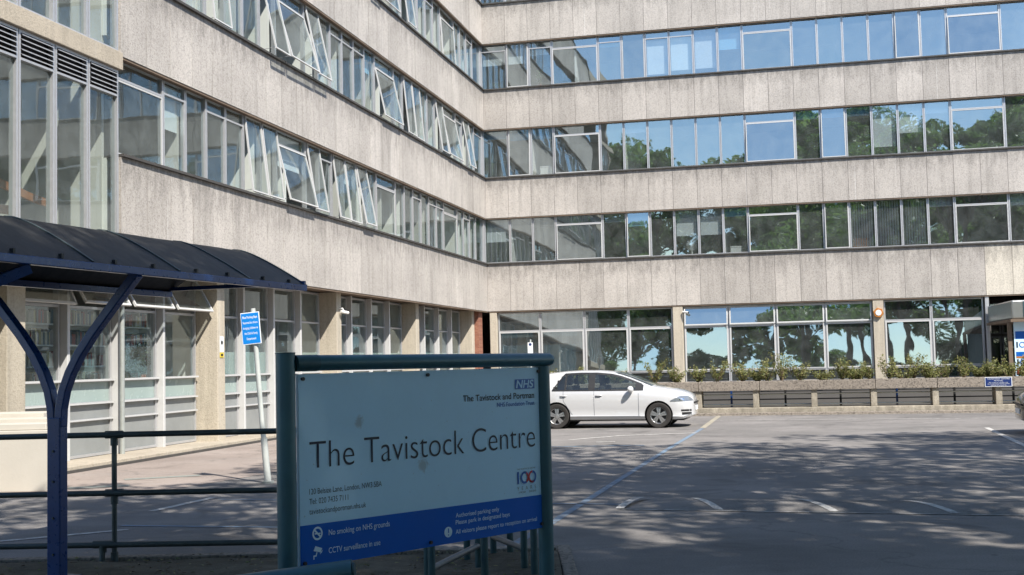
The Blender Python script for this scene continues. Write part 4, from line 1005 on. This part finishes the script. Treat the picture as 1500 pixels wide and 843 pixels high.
# ------------------------------------------------------------------ name board
SA = R(46.3205); sg = empty('name_board', (-1.3417, 7.4896, 0), SA, label='large blue and white name board reading The Tavistock Centre between teal posts', cat='sign')
SW, ZB, ZT = 2.230, .512, 1.710
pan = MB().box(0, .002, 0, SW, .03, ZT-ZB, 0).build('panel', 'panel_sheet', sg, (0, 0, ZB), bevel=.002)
mb = MB(); mb.add([(0, 0, 0), (SW, 0, 0), (SW, 0, .245), (0, 0, .262)], [(0, 1, 2, 3)]); mb.add([(0, -.0, -.0), (SW, 0, 0), (SW, .03, 0), (0, .03, 0)], [(3, 2, 1, 0)]); mb.build('blue_band', 'sign_blue', pan)
def T(tx, u, v, wd, cap, mat='ink', al='LEFT', bold=0, **k): return text('lettering', tx, mat, pan, u, v, wd, cap, al, bold, y=-.0012, **k)
T('The Tavistock Centre', .078, .607, 2.075, .166, bold=-.012)
T('120 Belsize Lane, London, NW3 5BA', .073, .448, .585, .034, 'ink_grey', bold=-.006)
T('Tel: 020 7435 7111', .072, .387, .306, .034, 'ink_grey', bold=-.006)
T('tavistockandportman.nhs.uk', .071, .325, .452, .034, 'ink_grey', bold=-.006)
MB().box(1.949, -.0025, 1.041, 2.159, -.0005, 1.113).build('logo_block', 'nhs_blue', pan)
T('NHS', 1.958, 1.050, .190, .054, 'panel_sheet', bold=.022, italic=.18).location.y = -.0036
T('The Tavistock and Portman', 1.416, .971, .738, .042, bold=.010)
T('NHS Foundation Trust', 1.756, .919, .400, .030, 'nhs_blue', bold=.008)
T('1', 1.950, .345, .020, .086, 'nhs_blue', bold=.01)
def arc(c, r_, t, a0, a1, mat):
    mb = MB(); n = 24; vs = []
    for k in range(n+1):
        a = a0+(a1-a0)*k/n; vs += [(c[0]+math.cos(a)*(r_+t), -.003, c[1]+math.sin(a)*(r_+t)*1.05), (c[0]+math.cos(a)*(r_-t), -.003, c[1]+math.sin(a)*(r_-t)*1.05)]
    mb.add(vs, [(2*i, 2*i+1, 2*i+3, 2*i+2) for i in range(n)]); mb.build('logo_ring', mat, pan)
arc((2.03, .388), .036, .0075, R(60), R(300), 'nhs_blue'); arc((2.03, .388), .036, .0075, R(-60), R(60), 'red')
arc((2.112, .388), .036, .0075, R(90), R(270), 'red'); arc((2.112, .388), .036, .0075, R(-90), R(90), 'nhs_blue'); arc((2.112, .388), .036, .0075, R(225), R(300), 'red')
T('THE TAVISTOCK CENTRE', 1.948, .447, .200, .010, 'ink_grey'); T('Y  E  A  R  S', 1.948, .298, .203, .026, 'ink_grey', bold=-.012); T('1920   2020', 1.965, .276, .185, .012, 'ink_grey')
T('No smoking on NHS grounds', .219, .181, .502, .034, 'sign_white_blue_shade', bold=.002); T('CCTV surveillance in use', .217, .069, .421, .034, 'sign_white_blue_shade', bold=.002)
T('Authorised parking only', 1.322, .171, .431, .029, 'sign_white_blue_shade', bold=.002); T('Please park in designated bays', 1.320, .123, .542, .029, 'sign_white_blue_shade', bold=.002)
T('All visitors please report to reception on arrival', 1.318, .058, .834, .029, 'sign_white_blue_shade', bold=.002)
arc((.130, .203), .034, .006, 0, 6.2832, 'sign_white_blue_shade')
mb = MB(); c = (.130, .203); d = .024
mb.add([(c[0]-d-.004, -.0035, c[1]+d-.004), (c[0]-d+.004, -.0035, c[1]+d+.004), (c[0]+d+.004, -.0035, c[1]-d+.004), (c[0]+d-.004, -.0035, c[1]-d-.004)], [(0, 1, 2, 3)])
mb.add([(c[0]-.022, -.003, c[1]-.005), (c[0]+.024, -.003, c[1]-.005), (c[0]+.024, -.003, c[1]+.003), (c[0]-.022, -.003, c[1]+.003)], [(0, 1, 2, 3)]); mb.build('smoking_symbol', 'sign_white_blue_shade', pan)
mb = MB(); mb.add([(.098, -.003, .098), (.112, -.003, .127), (.165, -.003, .108), (.152, -.003, .083), (.146, -.003, .072), (.162, -.003, .082), (.170, -.003, .100)], [(0, 3, 2, 1), (3, 4, 5, 6)])
mb.add([(.096, -.003, .045), (.104, -.003, .045), (.104, -.003, .062), (.120, -.003, .062), (.128, -.003, .086), (.120, -.003, .089), (.114, -.003, .070), (.096, -.003, .070)], [(0, 1, 2, 3, 4, 5, 6, 7)]); mb.build('camera_symbol', 'sign_white_blue_shade', pan)
MB().tube([(1.247, -.0005, .080), (1.247, -.003, .080)], .036, 24).build('alert_disc', 'sign_white_blue_shade', pan)
MB().box(1.243, -.0045, .074, 1.251, -.0032, .105).box(1.243, -.0045, .056, 1.251, -.0032, .064).build('alert_symbol', 'sign_blue', pan)
for u, v in ((.03, ZT-ZB-.03), (1.08, ZT-ZB-.03), (SW-.03, ZT-ZB-.03), (.03, .03), (1.08, .03), (SW-.03, .03)):
    MB().tube([(u, 0, v), (u, -.014, v)], .012, 10).build('bolt', 'black', pan)
MB().tube([(-.085, .015, 0), (-.085, .015, 1.838)], .060, 28).build('post', 'teal_paint', sg, smooth=True)
MB().tube([(SW+.035, .015, 0), (SW+.035, .015, 1.72)], .058, 28).build('post', 'teal_paint', sg, smooth=True)
MB().tube([(-.085, .015, 1.838), (-.085, .015, 1.846)], .062, 28).build('post_cap', 'teal_dark', sg)
zt_ = lambda x: 1.778-.012*x/SW
MB().tube([(.12, .0, zt_(0)), (SW+.09, .0, zt_(SW)), (SW+.115, .0, zt_(SW)), (SW+.128, 0, zt_(SW))], [.050, .050, .043, .020], 28).build('top_tube', 'teal_paint', sg, smooth=True)
MB().tube([(-.03, .0, 1.778), (.14, .0, 1.778)], .052, 28).build('tube_sleeve', 'teal_dark', sg, smooth=True)
MB().tube([(SW-.03, .02, 1.70), (SW+.05, .02, 1.722)], .012, 8).build('bracket', 'teal_dark', sg)

# ------------------------------------------------------------------ shelter
AX = Vector((.326, .946, 0)).normalized(); PX = Vector((.946, -.326, 0)).normalized()
sh = empty('smoking_shelter', (-3.83, 10.1, 0), math.atan2(PX.y, PX.x), label='open shelter with curved black roof on a blue Y-shaped post', cat='shelter')
# local: X = across (towards right eave), Y = along axis
S0, S1 = -3.3, 2.79
def rz_(t): return 2.60+.44*(1-((t*t+.012)**.5/.8472)**1.22)
mb = MB(); nt_, ns_ = 24, 40
for layer in (0, 1):
    for j in range(ns_+1):
        s = S0+(S1-S0)*j/ns_
        for i in range(nt_+1):
            t = -.84+1.68*i/nt_; sag = .0015*math.sin(s*9+t*3)*(1-(t/.84)**2)
            mb.v.append((t, s, rz_(t)+sag-(.012 if layer else 0))); mb.tone.append(.5)
n = nt_+1; o2 = (ns_+1)*n
mb.f = [(j*n+i, j*n+i+1, (j+1)*n+i+1, (j+1)*n+i) for j in range(ns_) for i in range(nt_)]+[(o2+j*n+i, o2+(j+1)*n+i, o2+(j+1)*n+i+1, o2+j*n+i+1) for j in range(ns_) for i in range(nt_)]
mb.f += [(ns_*n+i, ns_*n+i+1, o2+ns_*n+i+1, o2+ns_*n+i) for i in range(nt_)]+[(j*n+nt_, (j+1)*n+nt_, o2+(j+1)*n+nt_, o2+j*n+nt_) for j in range(ns_)]
mb.mi = [0]*len(mb.f); roof = mb.build('roof', 'canopy_skin', sh, smooth=True)
for s in (-2.86, -1.73, -.60, .54, 1.67, 2.74):
    MB().sweep([(-.84+1.68*i/24, s, rz_(-.84+1.68*i/24)+.006) for i in range(25)], (0, 1, 0), .008, .028).build('roof_seam', 'rail_paint', roof)
for s in [S0+.1+.565*i+(.06 if i % 2 else 0) for i in range(11)]: MB().box(.80, s-.012, 2.60, .832, s+.012, 2.64).build('roof_clip', 'black', roof)
for sd in (-1, 1): MB().box(sd*.79, S0, 2.535, sd*.85, S1-.02, 2.597).build('eave_beam', 'navy_paint', sh, bevel=.006)
for s0 in (0, -2.3):
    po = MB().box(-.066, s0-.05, 0, .066, s0+.05, 1.38).build('post', 'navy_paint', sh, bevel=.01)
    MB().box(-.14, s0-.13, .045, .14, s0+.13, .065).build('base_plate', 'navy_paint', po)
    for z in (.25, .55, .85, 1.1): MB().tube([(.0, s0-.051, z), (.0, s0-.06, z)], .010, 8).build('bolt', 'rail_paint', po)
    for sd in (-1, 1):
        pts = [(sd*.035, 1.30), (sd*.042, 1.45), (sd*.075, 1.60), (sd*.14, 1.75), (sd*.23, 1.90), (sd*.37, 2.08), (sd*.55, 2.28), (sd*.80, 2.55)]
        MB().sweep([(x, s0, z) for x, z in pts], (0, 1, 0), .074, .085).build('arm', 'navy_paint', sh, bevel=.008)
MB().sweep([(.78, -1.22, 2.52), (.45, -1.7, 2.26), (.2, -2.1, 2.02)], (.5, -.5, -.2), .075, .06).build('brace', 'navy_paint', sh)
MB().box(-.84, 2.72, 2.60, .84, 2.76, 2.64).build('tie_bar', 'navy_paint', sh)

# ------------------------------------------------------------------ trees around the car park (they cast the dappled shade and show in the glass)
TM = {}
def tree_meshes(seed, lobes, nleaf, size, rad):
    rn = random.Random(seed); st = np.random.RandomState(seed)
    cs = []
    for _ in range(lobes):
        while True:
            v = np.array([rn.uniform(-1, 1), rn.uniform(-1, 1), rn.uniform(-1, 1)])
            if .25 < np.linalg.norm(v) < 1: break
        cs.append(v*np.array(rad))
    cs = np.array(cs); lr = st.uniform(.8, 1.5, lobes)
    idx = st.randint(0, lobes, nleaf); d = st.normal(size=(nleaf, 3)); d /= np.linalg.norm(d, axis=1)[:, None]
    p = cs[idx]+d*(lr[idx]*st.uniform(.25, 1, nleaf)**.5)[:, None]*np.array([1, 1, .7])
    a = st.normal(size=(nleaf, 3)); a[:, 2] *= .5; a /= np.linalg.norm(a, axis=1)[:, None]; b = np.cross(a, st.normal(size=(nleaf, 3))); b /= np.linalg.norm(b, axis=1)[:, None]
    s_ = (size*st.uniform(.6, 1.3, nleaf))[:, None]
    v = np.stack([p-a*s_, p-b*s_*.55, p+a*s_, p+b*s_*.55], 1).reshape(-1, 3)
    me = bpy.data.meshes.new('crown'); me.vertices.add(len(v)); me.vertices.foreach_set('co', v.ravel().astype('f'))
    me.loops.add(len(v)); me.loops.foreach_set('vertex_index', np.arange(len(v), dtype='i')); me.polygons.add(nleaf); me.polygons.foreach_set('loop_start', np.arange(0, len(v), 4, dtype='i'))
    me.update(calc_edges=True); at = me.attributes.new('tone', 'FLOAT', 'POINT'); at.data.foreach_set('value', np.repeat(np.clip(st.uniform(0, 1, nleaf)*.6+.4*st.uniform(0, 1, lobes)[idx], 0, 1), 4).astype('f'))
    me.materials.append(M['leaf']); return me, cs
def tree(kind, x, y, zc, label, rot=0, scale=1.0, lean=(0, 0)):
    tr = .5 if scale > 1.2 else (.3 if zc < 4 else .8)
    if kind not in TM:
        TM[kind] = tree_meshes(*{'a': (3, 64, 7600, .15, (5.6, 5.6, 2.2)), 'b': (8, 60, 44000, .13, (5.6, 5.6, 4.0)), 'c': (15, 40, 20000, .16, (4.2, 4.2, 4.5))}[kind])
    me, cs = TM[kind]; root = empty('tree', (x, y, 0), rot, label=label, cat='tree', group='trees around the car park')
    root.scale = (scale,)*3; zc /= scale
    cr = place('crown', me, root, (lean[0], lean[1], zc))
    mb = MB(); top = Vector((lean[0]*.7, lean[1]*.7, zc-1.5)); mb.tube([(0, 0, 0), (.05, .03, 1.2), tuple(top*.55), tuple(top)], [.42*tr, .30*tr, .24*tr, .15*tr], 12)
    for c in cs[::4]: mb.tube([tuple(top*.8), tuple(Vector((c[0]*.5+lean[0]*.9, c[1]*.5+lean[1]*.9, zc+c[2]*.4-.8))), tuple(Vector((c[0]+lean[0], c[1]+lean[1], zc+c[2])))], [.12*tr, .07*tr, .02], 6)
    mb.build('trunk', 'bark', root, smooth=True); return root
LAB = ['broad leafy tree overhanging the car park, %s from the shelter']
OFF = lambda px, py, z: (px+.49*z, py-.74*z)
def shade_tree(kind, px, py, z, trunk, label, rot, sc_=1.0):
    cx_, cy_ = OFF(px, py, z); tx, ty = trunk if trunk else (cx_, cy_); c_, s_ = math.cos(-rot), math.sin(-rot); lx, ly = (cx_-tx)/sc_, (cy_-ty)/sc_
    return tree(kind, tx, ty, z, label, rot, sc_, (lx*c_-ly*s_, lx*s_+ly*c_))
for i, (k, px, py, z, tr, sc_) in enumerate([
    ('a', -5.2, 13.6, 12.0, (5.0, 1.0), .85), ('a', .8, 19.6, 13.0, (8.5, 5.0), .95), ('a', 8.0, 20.2, 13.0, None, 1.0), ('a', 15.0, 20.5, 13.0, None, 1.0), ('a', 3.5, 14.6, 12.0, None, .9), ('a', 11, 14.8, 12.0, None, .95), ('a', 18.5, 15.2, 12.0, None, 1.0),
    ('b', 3.4, 6.2, 16, None, 1.05), ('b', 10, 7.2, 16, None, 1.05), ('b', -2.6, 6.0, 16, None, 1.05), ('b', 17.0, 8, 15, None, 1.0), ('b', -8.6, 6.6, 15, None, 1.0), ('a', 2, -.5, 11, None, 1.0)]):
    shade_tree(k, px, py, z, tr, 'tall leafy tree shading the car park, %s counted outwards from the name board' % ORD[i], i*1.7, sc_)
for i, (x, y, h_, k, sc_) in enumerate([(-20, -24, 15, 'b', 1.9), (-7, -30, 16, 'c', 2.3), (8, -34, 13, 'b', 1.5), (19, -30, 16, 'c', 2.3), (31, -22, 13, 'b', 1.7), (42, -12, 15, 'c', 2.0), (46, 8, 12, 'b', 1.5)]):
    tree(k, x, y, h_, '%s tree of the tall far row facing the building' % ORD[i], i*1.3, sc_)
for i in range(12):
    t_ = tree('c', -26+i*6.1+2*math.sin(i*3.3), -13+1.5*math.sin(i*2.1)+max(0, i-11)*3.5, 2.3, '%s bush of the boundary hedge facing the building' % ORD[i], i*1.1, .78+.1*math.sin(i*1.7)); t_['category'] = 'bush'; t_['group'] = 'boundary bushes'; t_.name = 'bush'
